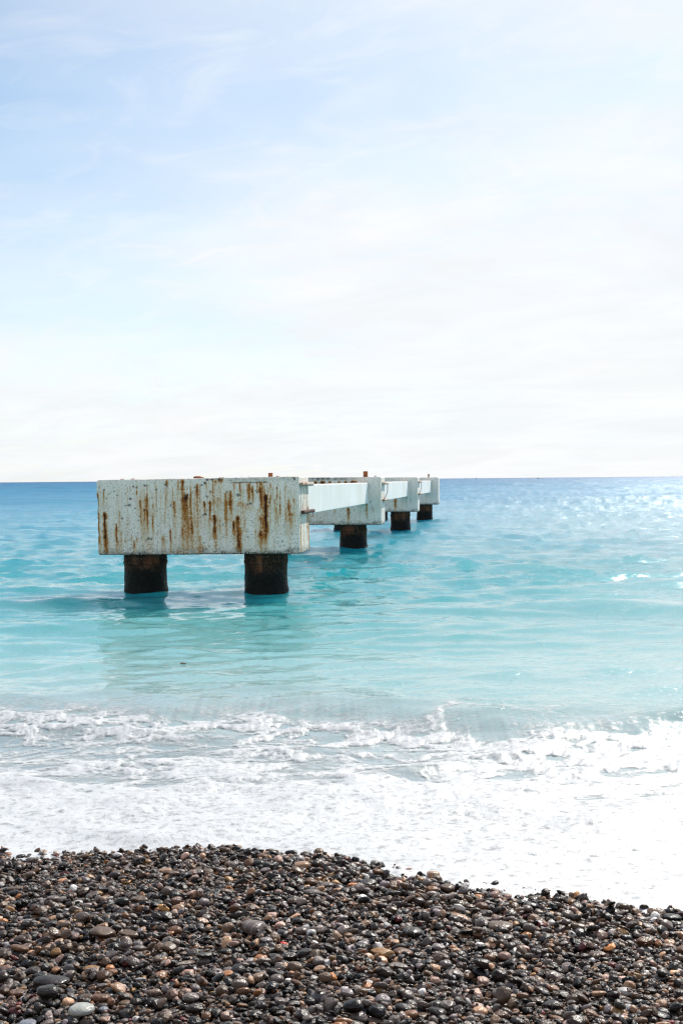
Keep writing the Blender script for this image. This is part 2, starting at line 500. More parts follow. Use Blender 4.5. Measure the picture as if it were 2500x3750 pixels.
NAMED=[
(-0.851,3.465,0.0398,0.0378,0.0186,-20,'pale',0,'pale grey smooth oval stone, the lightest large one, at the lower left'),
(-1.008,3.404,0.0275,0.0261,0.0091,0,'bluegrey',0,'blue grey stone cut by the lower edge, left of the pale oval stone'),
(-1.040,3.792,0.0662,0.0476,0.0167,-8,'slate',0,'long flat dark slate stone, the longest on the left of the beach'),
(-1.003,4.450,0.0547,0.0520,0.0191,5,'greybrown',1,'broad angular grey brown stone with a broken right corner'),
(-0.880,4.416,0.0395,0.0375,0.0158,-15,'greybrown',1,'rounded grey brown stone right beside the broad angular stone'),
(-0.723,4.548,0.0327,0.0311,0.0223,30,'brown',1,'lumpy brown stone standing proud among small pebbles, centre left'),
(-1.216,4.621,0.0240,0.0228,0.0160,0,'tan',0,'squarish tan stone alone among darker pebbles on the left'),
(-1.260,4.440,0.0115,0.0109,0.0092,0,'red',0,'small dark red pebble on the left, below the squarish tan stone'),
(-0.825,3.620,0.0310,0.0295,0.0119,-15,'brown',0,'smooth brown oval stone above right of the pale oval stone'),
(-0.957,5.059,0.0407,0.0387,0.0178,-10,'greybrown',1,'wedge shaped grey stone in the upper middle of the left shingle'),
(-0.922,4.176,0.0330,0.0077,0.0046,80,'white',0,'narrow white pebble pointing towards the viewer, left part'),
(-0.600,4.042,0.0526,0.0175,0.0087,55,'greybrown',0,'tilted elongated grey brown stone leaning up to the right'),
(-0.543,4.122,0.0344,0.0317,0.0111,15,'slate',0,'slim grey stone lying just right of the tilted elongated stone'),
(-1.127,3.695,0.0299,0.0284,0.0107,5,'brown',0,'golden brown flat stone above the blue grey stone at left'),
(-1.532,5.621,0.0364,0.0346,0.0142,12,'slate',0,'dark grey stone rising from fine gravel near the left foam'),
(-1.557,5.952,0.0283,0.0269,0.0178,0,'black',0,'black rounded pebble nearest the foam on the far left'),
(-1.404,5.784,0.0267,0.0253,0.0147,0,'slate',0,'dark pointed pebble in fine gravel right of the black rounded one'),
(-1.694,5.507,0.0496,0.0317,0.0111,3,'greybrown',0,'long low grey pebble at the left edge below the foam'),
(-1.407,4.904,0.0268,0.0255,0.0175,0,'slate',0,'round dark stone in the upper left shingle'),
(-0.975,5.865,0.0389,0.0355,0.0124,0,'tan',0,'thin tan pebble just below the foam, left of the middle'),
(-0.937,5.752,0.0382,0.0362,0.0127,-3,'brown',0,'flat brown pebble directly in front of the thin tan one'),
(-0.791,5.734,0.0456,0.0433,0.0173,-5,'grey',0,'pale wet grey stone just below the foam, left of the middle'),
(-1.316,4.716,0.0362,0.0168,0.0118,-50,'grey',0,'shiny grey pebble tilted down to the right on the far left'),
(-0.818,4.279,0.0282,0.0267,0.0104,10,'grey',0,'flat oval grey stone in front of the rounded grey brown stone'),
(-0.693,4.238,0.0303,0.0288,0.0101,-25,'greybrown',0,'smooth tapering brown grey pebble left of the narrow standing stones'),
(-1.338,4.387,0.0321,0.0305,0.0107,-10,'pink',0,'pinkish flat pebble at the left border of the beach'),
(-1.260,4.168,0.0342,0.0325,0.0114,-15,'brown',0,'shiny chestnut brown stone near the left border'),
(-1.194,4.026,0.0232,0.0220,0.0162,0,'black',1,'dark block shaped stone above the long flat slate stone'),
(-0.943,3.983,0.0310,0.0224,0.0078,0,'ochre',1,'glossy ochre brown flat pebble right of the block shaped stone'),
(-0.558,3.752,0.0203,0.0193,0.0104,10,'pink',0,'heart like pink grey pebble in the lower left half'),
(-0.434,3.949,0.0231,0.0219,0.0078,10,'orange',0,'orange red pebble in the lower shingle left of the middle'),
(-0.443,4.301,0.0189,0.0179,0.0108,-10,'pink',0,'pale pink pebble between dark ones, middle of the beach'),
(-1.360,5.035,0.0334,0.0317,0.0111,0,'grey',0,'flat grey pebble above the round dark stone at left'),
(-0.903,4.606,0.0239,0.0227,0.0079,0,'ochre',0,'caramel coloured flat pebble behind the rounded grey brown stone'),
(-0.617,4.698,0.0257,0.0244,0.0085,0,'tan',1,'caramel flat pebble right of the lumpy brown stone'),
(-0.800,3.544,0.0168,0.0160,0.0089,0,'bluegrey',0,'small blue grey oval pebble right of the pale oval stone'),
(-0.955,3.717,0.0363,0.0111,0.0067,-60,'slate',0,'smooth dark tongue shaped stone in front of the long slate stone'),
(-0.388,4.564,0.0540,0.0513,0.0275,-35,'grey',0,'largest smooth grey oval stone, in the middle of the beach'),
(-0.254,4.414,0.0148,0.0141,0.0092,-10,'redglow',0,'bright red glassy pebble, the only red one in the middle'),
(-0.322,4.383,0.0290,0.0276,0.0147,0,'pinkgrey',0,'speckled pink grey stone in front of the largest grey oval'),
(-0.331,4.603,0.0374,0.0148,0.0104,-60,'greybrown',0,'brown grey upright pebble touching the largest grey oval'),
(0.299,4.746,0.0467,0.0444,0.0172,-15,'slate',0,'dark slate stone with a thin white vein across it'),
(0.151,4.355,0.0474,0.0450,0.0158,-20,'ochre',1,'flat orange brown slab like stone right of the middle'),
(0.234,4.387,0.0418,0.0397,0.0160,-25,'brown',1,'dark brown rounded stone touching the orange brown slab'),
(0.206,4.165,0.0394,0.0353,0.0124,-8,'grey',1,'long grey stone in front of the orange brown slab'),
(0.007,3.766,0.0253,0.0240,0.0134,-15,'pinkgrey',1,'mauve grey blocky stone in the lower middle'),
(0.023,3.530,0.0330,0.0314,0.0203,0,'black',0,'largest black rounded stone at the bottom middle'),
(0.199,3.709,0.0317,0.0301,0.0118,-12,'slate',0,'dark slate oval stone right of the largest black one'),
(0.354,3.729,0.0273,0.0259,0.0108,-10,'grey',1,'light grey faceted stone low down, right of the middle'),
(0.517,4.048,0.0222,0.0210,0.0080,0,'pink',0,'pale pink oval pebble in the right half of the lower beach'),
(-0.247,3.873,0.0268,0.0254,0.0167,0,'grey',0,'rounded bright grey stone in the lower middle left'),
(-0.159,4.194,0.0321,0.0305,0.0112,-20,'slate',0,'dark oblong stone below the white speckled pebble'),
(-0.154,4.323,0.0205,0.0195,0.0115,0,'speckle',1,'white speckled rough pebble in the middle of the beach'),
(-0.235,5.932,0.0427,0.0406,0.0197,0,'tan',0,'sand coloured boulder like stone just below the middle foam'),
(-0.468,5.939,0.0359,0.0341,0.0269,0,'black',0,'dark rounded stone left of the sand coloured one under the foam'),
(-0.313,6.343,0.0365,0.0347,0.0197,0,'black',0,'black stone poking into the foam, tallest on the wet edge'),
(-0.469,6.240,0.0413,0.0393,0.0137,0,'brown',0,'brown cap shaped stone at the foam edge, left of the black one'),
(0.122,5.615,0.0473,0.0449,0.0157,25,'slate',0,'tilted smooth grey disc stone below the foam, centre right'),
(-0.093,5.535,0.0364,0.0346,0.0121,-10,'grey',0,'grey domed stone between the sand coloured and tilted disc stones'),
(-0.160,5.348,0.0462,0.0439,0.0154,0,'grey',0,'wide grey stone with a notch in front of the domed one'),
(0.241,5.357,0.0386,0.0366,0.0128,0,'slate',0,'dark oval stone in front of the tilted disc stone'),
(0.541,5.686,0.0382,0.0363,0.0164,-40,'greybrown',0,'elongated stone pointing down to the right near the foam'),
(0.489,5.950,0.0368,0.0350,0.0226,0,'tan',0,'peach coloured stone at the foam edge, right of the middle'),
(0.419,5.880,0.0254,0.0241,0.0194,0,'grey',0,'grey round pebble left of the peach coloured edge stone'),
(0.587,4.786,0.0227,0.0216,0.0129,0,'brown',0,'smooth brown rounded pebble in the right half of the shingle'),
(0.522,4.139,0.0334,0.0317,0.0177,0,'black',0,'large dark stone behind the pale pink oval pebble'),
(-0.097,4.028,0.0233,0.0221,0.0084,-5,'tan',0,'peach toned oval pebble in the lower middle'),
(-0.282,3.557,0.0200,0.0190,0.0165,0,'slate',0,'dark ball like stone at the bottom, left of the middle'),
(-0.175,3.858,0.0403,0.0124,0.0075,-55,'brown',0,'tall brown bean shaped pebble right of the bright grey stone'),
(0.390,4.499,0.0282,0.0268,0.0109,-15,'pinkgrey',0,'pale mauve oval pebble right of the brown rounded stone'),
(0.381,5.517,0.0238,0.0226,0.0095,0,'greybrown',0,'olive grey pebble among the wet stones near the foam'),
(0.152,4.716,0.0383,0.0136,0.0081,50,'greybrown',0,'slanting pebble, left one of a leaning pair in the middle'),
(-0.186,4.593,0.0278,0.0264,0.0164,0,'grey',0,'stout grey pebble right of the largest grey oval stone'),
(1.011,4.806,0.0166,0.0158,0.0143,0,'white',0,'brightest white round pebble on the right side'),
(1.025,4.464,0.0116,0.0110,0.0087,0,'chalk',1,'small square white chip on the right side'),
(0.529,4.148,0.0377,0.0358,0.0188,-15,'slate',0,'large dark stone above the peach pebble at right of centre'),
(0.595,4.151,0.0323,0.0307,0.0230,0,'brownblack',1,'big square dark brown stone beside the large dark one'),
(0.517,4.040,0.0235,0.0223,0.0083,-8,'pink',0,'pale peach pebble in front of the large dark stone'),
(0.817,4.216,0.0290,0.0276,0.0127,-30,'grey',0,'grey tapering stone in the middle of the right shingle'),
(1.084,4.562,0.0204,0.0193,0.0123,0,'brown',1,'reddish brown roundish pebble right of the white chip'),
(0.708,4.903,0.0541,0.0514,0.0180,-12,'greybrown',0,'long brown grey stone, the longest of the right side'),
(0.929,5.371,0.0388,0.0369,0.0157,-5,'black',0,'black smooth stone near the foam on the right'),
(1.272,4.877,0.0267,0.0254,0.0185,0,'black',0,'dark domed stone in the upper right shingle'),
(0.582,3.649,0.0263,0.0250,0.0139,0,'slate',0,'dark slate stone at the bottom right of centre'),
(0.743,3.876,0.0323,0.0307,0.0111,-18,'slate',0,'dark oblong stone in the lower right shingle'),
(0.933,3.963,0.0279,0.0265,0.0093,-20,'tan',0,'tan flat pebble in the lower right shingle'),
(0.352,3.725,0.0286,0.0272,0.0112,-10,'grey',1,'smooth grey faceted pebble at lower centre right'),
(1.144,3.894,0.0262,0.0249,0.0160,10,'tan',1,'rough tan stone near the right border'),
(1.104,3.766,0.0323,0.0307,0.0107,-20,'black',1,'long dark stone below the rough tan stone at the right border'),
(1.195,4.279,0.0235,0.0223,0.0100,-5,'greybrown',0,'olive brown pebble near the right border'),
(1.620,5.329,0.0453,0.0430,0.0167,0,'black',0,'black stone at the foam edge by the right border'),
(1.434,5.094,0.0308,0.0293,0.0102,0,'grey',0,'pale grey flat pebble left of the right border, under the foam'),
(0.455,4.565,0.0151,0.0144,0.0099,0,'orange',0,'bright orange pebble near the centre right'),
(1.148,5.280,0.0183,0.0173,0.0122,0,'ochre',0,'amber pebble close under the foam on the right'),
(0.837,5.646,0.0355,0.0337,0.0118,10,'grey',0,'light grey stone touching the foam, right of the middle'),
(1.407,5.610,0.0186,0.0177,0.0138,0,'black',0,'pointed black pebble standing on the right foam edge'),
(0.537,5.068,0.0405,0.0345,0.0121,-8,'tan',0,'sandy long pebble below the foam, centre right'),
(0.588,4.794,0.0228,0.0216,0.0099,0,'greybrown',0,'olive grey rounded pebble left of the longest brown grey stone'),
(0.648,3.939,0.0221,0.0210,0.0127,-30,'brown',0,'warm brown pebble with pink side in the lower right half'),
(0.598,4.007,0.0246,0.0234,0.0087,10,'greybrown',1,'grey brown oblong pebble below the big square stone'),
]

# ------------------------------------------------------------------ beach
xs = np.concatenate([-np.geomspace(4, 60, 40)[::-1], np.linspace(-3.9, 3.9, 260), np.geomspace(4, 60, 40)])
ys = np.concatenate([-np.geomspace(0.5, 40, 30)[::-1], np.linspace(0, 8.5, 260), np.geomspace(8.6, 40, 20)])
Yb, Xb = np.meshgrid(ys, xs, indexing='ij')
Zb = beach_z(Xb, Yb) - 0.006
sB = Yb - np.interp(Xb, SX, SY)
Zb = np.where(sB < -3, np.minimum(Zb, 0.9), np.maximum(Zb, -4.0))
me = mesh_np('beach', np.stack([Xb, Yb, Zb], -1).reshape(-1, 3), grid_faces(*Xb.shape), True)
m, nt, p = new_mat('wet_grit')
pos = nt.new('ShaderNodeNewGeometry').outputs['Position']
v = nt.new('ShaderNodeTexVoronoi'); nt.put(v.inputs['Vector'], pos); v.inputs['Scale'].default_value = 55.0
v.inputs['Randomness'].default_value = 1.0
sc = nt.new('ShaderNodeSeparateColor'); nt.put(sc.inputs[0], v.outputs['Color'])
c = nt.ramp(sc.outputs[0], [(0.0, (0.006, 0.005, 0.005)), (0.5, (0.022, 0.018, 0.015)), (0.85, (0.11, 0.08, 0.06)), (1.0, (0.26, 0.22, 0.20))])
c = nt.mix(nt.rng(v.outputs['Distance'], 0.25, 0.62), c, (0.006, 0.005, 0.005))
nt.put(p.inputs['Base Color'], c)
p.inputs['Roughness'].default_value = 0.3
sy = nt.new('ShaderNodeSeparateXYZ'); nt.put(sy.inputs[0], pos)
nt.put(p.inputs['Base Color'], nt.mix(nt.rng(sy.outputs['Y'], 1.8, -0.5), c, nt.mix(0.75, c, (0.42, 0.40, 0.38))))  # unseen beach behind the camera made paler to bounce sunlight onto the pier
b = nt.new('ShaderNodeBump'); nt.put(b.inputs['Height'], nt.math('SUBTRACT', 1.0, v.outputs['Distance'])); b.inputs['Distance'].default_value = 0.012
nt.put(p.inputs['Normal'], b.outputs[0])
beach = link('beach', me, m)
beach['kind'] = 'structure'
beach['label'] = 'dark pebble beach sloping down to the water'


# ---- pebble material, once reading the object colour, once the instance colour
def pebble_mat(name, inst):
    m, nt, p = new_mat(name)
    if inst:
        base = nt.attr('tint', 'INSTANCER', 'Vector')
        rnd = nt.attr('rnd', 'INSTANCER', 'Fac')
    else:
        oi = nt.new('ShaderNodeObjectInfo')
        base = oi.outputs['Color']; rnd = oi.outputs['Random']
    tcn = nt.new('ShaderNodeTexCoord').outputs['Object']
    shift = nt.new('ShaderNodeCombineXYZ')
    for i in range(3):
        nt.put(shift.inputs[i], nt.math('MULTIPLY', rnd, 37.0 + 11 * i))
    vec = nt.vmath('ADD', tcn, shift.outputs[0])
    a = nt.noise(vec, 1.5, 5.0, 0.6, 0.5)
    bq = nt.noise(vec, 9.0, 4.0, 0.7)
    c = nt.mix(nt.rng(a, 0.32, 0.68, 0.0, 0.45), base, nt.mix(1.0, base, (0.52, 0.50, 0.48), 'MULTIPLY'))
    c = nt.mix(nt.rng(bq, 0.56, 0.74, 0.0, 0.35), c, nt.mix(1.0, c, (1.8, 1.6, 1.5), 'MULTIPLY'))
    c = nt.mix(nt.rng(bq, 0.42, 0.30, 0.0, 0.5), c, nt.mix(1.0, c, (0.4, 0.38, 0.36), 'MULTIPLY'))
    # thin mineral veins on a few stones
    wv = nt.new('ShaderNodeTexWave'); nt.put(wv.inputs['Vector'], vec)
    wv.inputs['Scale'].default_value = 0.45; wv.inputs['Distortion'].default_value = 3.0; wv.inputs['Detail'].default_value = 2.0
    vein = nt.math('MULTIPLY', nt.rng(wv.outputs['Fac'], 0.985, 0.998), nt.rng(rnd, 0.86, 0.87, 0.0, 0.6))
    c = nt.mix(vein, c, (0.5, 0.48, 0.46))
    nt.put(p.inputs['Base Color'], c)
    nt.put(p.inputs['Roughness'], nt.rng(a, 0.3, 0.7, 0.26, 0.46))
    p.inputs['Specular IOR Level'].default_value = 0.42
    p.inputs['IOR'].default_value = 1.45
    bm = nt.new('ShaderNodeBump'); nt.put(bm.inputs['Height'], nt.noise(vec, 2.2, 2.0, 0.5)); bm.inputs['Distance'].default_value = 0.012
    bm.inputs['Strength'].default_value = 0.4
    nt.put(p.inputs['Normal'], bm.outputs[0])
    return m


MAT_STONE = pebble_mat('wet_stone', False)
MAT_PEB = pebble_mat('wet_pebbles', True)


def ico(sub):
    import bmesh
    bm = bmesh.new()
    bmesh.ops.create_icosphere(bm, subdivisions=sub, radius=1.0)
    v = np.array([q.co[:] for q in bm.verts]); f = np.array([[q.index for q in fc.verts] for fc in bm.faces])
    bm.free()
    return v, f


def stone_shape(sub, seed, angular=0.0):
    """unit pebble, normalised to half-axes 1; angular ones have ground-off faces"""
    v, f = ico(sub)
    r = np.random.default_rng(seed)
    e = r.uniform(1.7, 2.7)
    n = (np.abs(v) ** e).sum(1) ** (-1 / e)
    q = v * n[:, None]
    q = q * (1 + 0.16 * n3(v[:, 0] * 0.9 + seed, v[:, 1] * 0.9, v[:, 2] * 0.9, 3))[:, None]
    q = q * (1 + 0.025 * n3(v[:, 0] * 2.2 + seed, v[:, 1] * 2.2, v[:, 2] * 2.2, 4))[:, None]
    q[:, 0] *= 1 + r.uniform(-.22, .22) * q[:, 1]
    q[:, 1] *= 1 + r.uniform(-.25, .25) * q[:, 0]
    q[:, 2] *= 1 + r.uniform(-.18, .18) * q[:, 0]
    for _ in range(int(3 + angular * 7)):
        nn = r.normal(size=3); nn /= np.linalg.norm(nn)
        h = r.uniform(0.66, 0.9) if angular else r.uniform(0.78, 0.97)
        dd = q @ nn - h
        q = q - np.where(dd > 0, dd * (0.93 if angular else 0.75), 0)[:, None] * nn
    q -= (q.max(0) + q.min(0)) / 2
    q /= (q.max(0) - q.min(0)) / 2
    return q, f


shapes_hi = []
for i in range(14):
    q, f = stone_shape(4, 100 + i, 1.0 if i >= 9 else 0.0)
    me = mesh_np('stone', q, f, True); me.materials.append(MAT_STONE); shapes_hi.append(me)
shapes_lo = []
for i in range(16):
    q, f = stone_shape(3 if i < 16 else 2, 200 + i, 0.5 if i % 4 == 3 else 0.0)
    me = mesh_np('stone', q, f, True); me.materials.append(MAT_STONE); shapes_lo.append(me)

TINT = {
    'black': (.007, .006, .005), 'slate': (.030, .023, .020), 'grey': (.135, .105, .092), 'greybrown': (.120, .076, .050),
    'brown': (.13, .060, .028), 'brownblack': (.026, .016, .011), 'tan': (.36, .21, .125), 'ochre': (.30, .16, .06),
    'orange': (.42, .17, .06), 'pink': (.34, .21, .165), 'pinkgrey': (.20, .165, .165), 'red': (.10, .015, .015),
    'redglow': (.62, .03, .02), 'white': (.55, .52, .50), 'chalk': (.75, .75, .74), 'pale': (.38, .38, .35),
    'bluegrey': (.19, .20, .23), 'speckle': (.30, .29, .30),
}
PAL = ['black', 'slate', 'slate', 'grey', 'grey', 'greybrown', 'greybrown', 'brown', 'brownblack', 'tan', 'ochre', 'pink', 'pinkgrey', 'white', 'orange', 'red']
PALW = np.array([17, 10, 10, 10, 8, 11, 8, 10, 12, 5.5, 2.0, 5.0, 5, 2.0, .7, .8]); PALW = PALW / PALW.sum()

# ---- height map on which the pebbles are dropped one after another
CELL = 0.0045
X0, X1, Y0, Y1 = -3.9, 3.9, 2.0, 7.1
HN, WN = int((Y1 - Y0) / CELL), int((X1 - X0) / CELL)
OCC = np.zeros((HN, WN), dtype=bool)               # cells under a larger stone
H = np.zeros((HN, WN), dtype=np.float64)          # thickness above the smooth beach


def drop(x, y, a, b, c, yaw, sink=0.25, keep_flat=False):
    """rest an ellipsoid (half axes a,b,c) on what is there; returns centre height and tilt"""
    cy_, sy_ = math.cos(yaw), math.sin(yaw)
    R = a
    i0 = max(int((y - R - Y0) / CELL), 0); i1 = min(int((y + R - Y0) / CELL) + 2, HN)
    j0 = max(int((x - R - X0) / CELL), 0); j1 = min(int((x + R - X0) / CELL) + 2, WN)
    if i1 - i0 < 2 or j1 - j0 < 2:
        return None
    gy = (np.arange(i0, i1) + .5) * CELL + Y0 - y
    gx = (np.arange(j0, j1) + .5) * CELL + X0 - x
    dx = gx[None, :]; dy = gy[:, None]
    u = (dx * cy_ + dy * sy_) / a; v_ = (-dx * sy_ + dy * cy_) / b
    r2 = u * u + v_ * v_
    ins = r2 < 1.0
    sub = H[i0:i1, j0:j1]
    if not ins.any():
        return None
    hv = sub[ins]
    dxb = (dx + 0 * dy)[ins]; dyb = (dy + 0 * dx)[ins]
    hm = hv.mean()
    if len(hv) > 5:
        tx = (dxb * (hv - hm)).sum() / max((dxb ** 2).sum(), 1e-9)
        ty = (dyb * (hv - hm)).sum() / max((dyb ** 2).sum(), 1e-9)
        k = 0.35 if keep_flat else 0.9
        tx = min(max(tx * k, -.7), .7); ty = min(max(ty * k, -.7), .7)
    else:
        tx = ty = 0.0
    cap = np.sqrt(np.clip(1 - r2[ins], 0, 1))
    pl = tx * dxb + ty * dyb
    g = hv - pl + c * cap           # centre height each cell would demand
    zc = np.quantile(g, 0.93) if len(g) > 6 else g.max()
    zc = zc - sink * c
    top = zc + pl + c * cap
    sub[ins] = np.maximum(hv, top)
    if keep_flat:
        OCC[i0:i1, j0:j1] |= r2 < 1.0
    return zc, tx, ty


def tilt_quat(tx, ty, yaw):
    n = Vector((-tx, -ty, 1.0)).normalized()
    return n.to_track_quat('Z', 'Y') if False else (Vector((0, 0, 1)).rotation_difference(n) @ Euler((0, 0, yaw)).to_quaternion())


def beach_slope(x, y):
    e = 0.05
    return (float(beach_z(x + e, y) - beach_z(x - e, y)) / (2 * e), float(beach_z(x, y + e) - beach_z(x, y - e)) / (2 * e))


rows_pt = []          # x y z  rx ry rz  sx sy sz  idx tint rnd


def rand_spots(n):
    x = RNG.uniform(X0, X1, n * 3); y = RNG.uniform(Y0, Y1, n * 3)
    s = y - np.interp(x, SX, SY)
    ok = (s < 0.06 + 0.10 * n2(x * 5, y * 5, 77)) & (np.abs(x) < 0.335 * y + 1.75)
    return x[ok][:n], y[ok][:n]


def coarse(x, y):
    """where the shingle is coarser: the wet belt right of the middle"""
    s = y - np.interp(x, SX, SY)
    k = 1 + 0.55 * np.exp(-((s + 0.45) / 0.40) ** 2) * sstep(-1.3, -0.2, x) + 0.22 * fbm2(x * 1.3, y * 1.3, 3, 71)
    return k * np.where((x < -0.9) & (s > -1.1), 0.82, 1.0)


def scatter(n, med, sig, lo, hi, sink, flat=(.42, .8)):
    n = int(n * 1.72)
    x, y = rand_spots(n * 2)
    n = min(n, len(x) // 2)
    k = coarse(x, y)
    a = np.clip(med * np.exp(sig * RNG.normal(size=len(x))) * k, lo, hi)
    bq = RNG.uniform(.62, .97, len(x)); cq = RNG.uniform(flat[0], flat[1], len(x)); yaw = RNG.uniform(0, math.pi, len(x))
    yaw = np.where(RNG.random(len(x)) < .45, RNG.normal(0, .35, len(x)), yaw)
    bz = beach_z(x, y)
    bz2 = (beach_z(x, y + .05) - bz) / .05
    pi = RNG.choice(len(PAL), len(x), p=PALW)
    var = np.exp(RNG.normal(0, .38, len(x)))
    ix = RNG.integers(0, 16, len(x)); rn = RNG.random(len(x))
    for i in range(n):
        j = i + n      # two candidate spots, keep the lower
        hi_ = H[min(int((y[i] - Y0) / CELL), HN - 1), min(int((x[i] - X0) / CELL), WN - 1)]
        hj_ = H[min(int((y[j] - Y0) / CELL), HN - 1), min(int((x[j] - X0) / CELL), WN - 1)]
        if hj_ < hi_:
            i = j
        jc = int((x[i] - X0) / CELL); ic = int((y[i] - Y0) / CELL); rc = int(a[i] * .6 / CELL)
        if OCC[max(ic - rc, 0):ic + rc + 1, max(jc - rc, 0):jc + rc + 1].any():
            continue
        r = drop(x[i], y[i], a[i], a[i] * bq[i], a[i] * bq[i] * cq[i], yaw[i], sink)
        if r is None:
            continue
        t = TINT[PAL[pi[i]]]
        q = tilt_quat(r[1], r[2] + bz2[i], yaw[i]).to_euler()
        rows_pt.append((x[i], y[i], bz[i] + r[0], q.x, q.y, q.z, a[i], a[i] * bq[i], a[i] * bq[i] * cq[i],
                        ix[i], t[0] * var[i], t[1] * var[i], t[2] * var[i], rn[i]))


def big_stone(x, y, a, b, c, yawd, tint, ang, label, i, name='stone'):
    r = drop(x, y, a, b, c, math.radians(yawd), -0.10, True)
    me = shapes_hi[9 + i % 5] if ang else shapes_hi[i % 9]
    if a < 0.019:
        me = shapes_lo[(i % 4) * 4 + 3] if ang else shapes_lo[(i * 4) % 12 + (i % 3)]
    o = link(name, me)
    bs = beach_slope(x, y)
    o.rotation_mode = 'QUATERNION'
    o.rotation_quaternion = tilt_quat(r[1] + bs[0], r[2] + bs[1], math.radians(yawd))
    o.location = (x, y, float(beach_z(x, y)) + r[0])
    o.scale = (a, b, c)
    o.color = tuple(tint) + (1.0,)
    o['label'] = label
    o['category'] = 'stone'
    o['group'] = 'larger stones lying on the shingle'
    return o


scatter(15000, 0.0105, .36, .0060, .022, .20)
scatter(11000, 0.0120, .48, .0060, .030, .22)
for i, (x, y, a, b_, c_, yw, cn, ang, lab) in enumerate(NAMED):
    t = TINT[cn]
    big_stone(x, y, a, b_, c_, yw, t, ang, lab, i)
REFS = [(q[0], q[1], q[2], q[8].split(',')[0]) for q in NAMED]
USED = set(q[8] for q in NAMED)


def place_label(x, y, a, word):
    """say where a medium pebble lies by the nearest stone one can find"""
    near_ = sorted(REFS, key=lambda q: (q[0] - x) ** 2 + (q[1] - y) ** 2)
    for rank in ('', 'second ', 'third '):
        for q in near_[:16]:
            dx, dy = x - q[0], y - q[1]
            if abs(dx) > abs(dy):
                rel = 'left of' if dx < 0 else 'right of'
            else:
                rel = 'seawards of' if dy > 0 else 'in front of'
            lab = '%s%s %s the %s' % (rank, word, rel, q[3])
            if lab not in USED and len(lab.split()) <= 16:
                USED.add(lab)
                return lab
    return None


FAM = [
    ('slate', 'charcoal pebble'),
    ('grey', 'mid grey pebble'),
    ('greybrown', 'brown grey pebble'),
    ('brown', 'brown pebble'),
    ('pinkgrey', 'mauve grey pebble'),
]
FP = [.3, .22, .22, .16, .10]
nb = 0
placed = [(q[0], q[1], q[2]) for q in NAMED]
while nb < 198:
    x = float(RNG.uniform(-2.2, 2.2)); y = float(RNG.uniform(3.3, 6.5))
    s = y - float(np.interp(x, SX, SY))
    if abs(x) > 0.33 * y or s > -0.03:
        continue
    if s < -0.9 and RNG.random() < 0.35:
        continue
    a = float(np.clip(0.0225 * math.exp(.22 * RNG.normal()) * (1.15 if s > -0.9 and x > -1 else 1.0), .018, .038))
    if any((x - q[0]) ** 2 + (y - q[1]) ** 2 < (0.8 * (a + q[2])) ** 2 for q in placed):
        continue
    placed.append((x, y, a))
    k = int(RNG.choice(5, p=FP))
    v_ = math.exp(float(RNG.normal(0, .2)))
    t = [q * v_ for q in TINT[FAM[k][0]]]
    bq = float(RNG.uniform(.6, .92))
    big_stone(x, y, a, a * bq, a * bq * float(RNG.uniform(.45, .72)), float(RNG.normal(0, 35)), t, nb % 5 == 4, place_label(x, y, a, FAM[k][1]) or 'medium %s packed into the dark wet shingle' % FAM[k][1], nb)
    nb += 1
scatter(15000, 0.0112, .50, .0055, .030, .15)
scatter(5000, 0.0070, .25, .0045, .010, .20)

P = np.array(rows_pt)
me = bpy.data.meshes.new('pebbles')
me.vertices.add(len(P)); me.vertices.foreach_set('co', P[:, :3].astype(np.float32).ravel())
for nm, a_, b_ in (('rot', 3, 6), ('scl', 6, 9), ('tint', 10, 13)):
    at_ = me.attributes.new(nm, 'FLOAT_VECTOR', 'POINT'); at_.data.foreach_set('vector', np.ascontiguousarray(P[:, a_:b_], dtype=np.float32).ravel())
at_ = me.attributes.new('pick', 'INT', 'POINT'); at_.data.foreach_set('value', P[:, 9].astype(np.int32))
at_ = me.attributes.new('rnd', 'FLOAT', 'POINT'); at_.data.foreach_set('value', P[:, 13].astype(np.float32))
me.update()
peb = link('pebbles', me)
peb['kind'] = 'stuff'
peb['label'] = 'wet dark shingle of small grey, brown and tan pebbles'

# the small pebble shapes ride along in one carrier mesh each, read by the node tree
gn = bpy.data.node_groups.new('pebble_bed', 'GeometryNodeTree')
gn.interface.new_socket('Geometry', in_out='INPUT', socket_type='NodeSocketGeometry')
gn.interface.new_socket('Geometry', in_out='OUTPUT', socket_type='NodeSocketGeometry')
g = NT(gn)
gi = g.new('NodeGroupInput'); go = g.new('NodeGroupOutput')
join = g.new('GeometryNodeJoinGeometry')
byname = {}
for o in list(COL.objects):
    if o.name.startswith('stone') and o.data in shapes_lo and o.data.name not in byname:
        byname[o.data.name] = o
srcs = list(byname.values())
for o in srcs:
    oi = g.new('GeometryNodeObjectInfo', transform_space='ORIGINAL')
    oi.inputs['Object'].default_value = o
    oi.inputs['As Instance'].default_value = False
    sm = g.new('GeometryNodeSetMaterial'); sm.inputs['Material'].default_value = MAT_PEB
    g.l.new(oi.outputs['Geometry'], sm.inputs['Geometry'])
    gt = g.new('GeometryNodeGeometryToInstance')
    g.l.new(sm.outputs[0], gt.inputs[0])
    g.l.new(gt.outputs[0], join.inputs[0])
def named(nm, typ):
    q = g.new('GeometryNodeInputNamedAttribute', data_type=typ)
    q.inputs['Name'].default_value = nm
    return q.outputs['Attribute']
m2p = g.new('GeometryNodeMeshToPoints')
g.l.new(gi.outputs[0], m2p.inputs['Mesh'])
iop = g.new('GeometryNodeInstanceOnPoints')
g.l.new(m2p.outputs[0], iop.inputs['Points'])
g.l.new(join.outputs[0], iop.inputs['Instance'])
iop.inputs['Pick Instance'].default_value = True
g.l.new(named('pick', 'INT'), iop.inputs['Instance Index'])
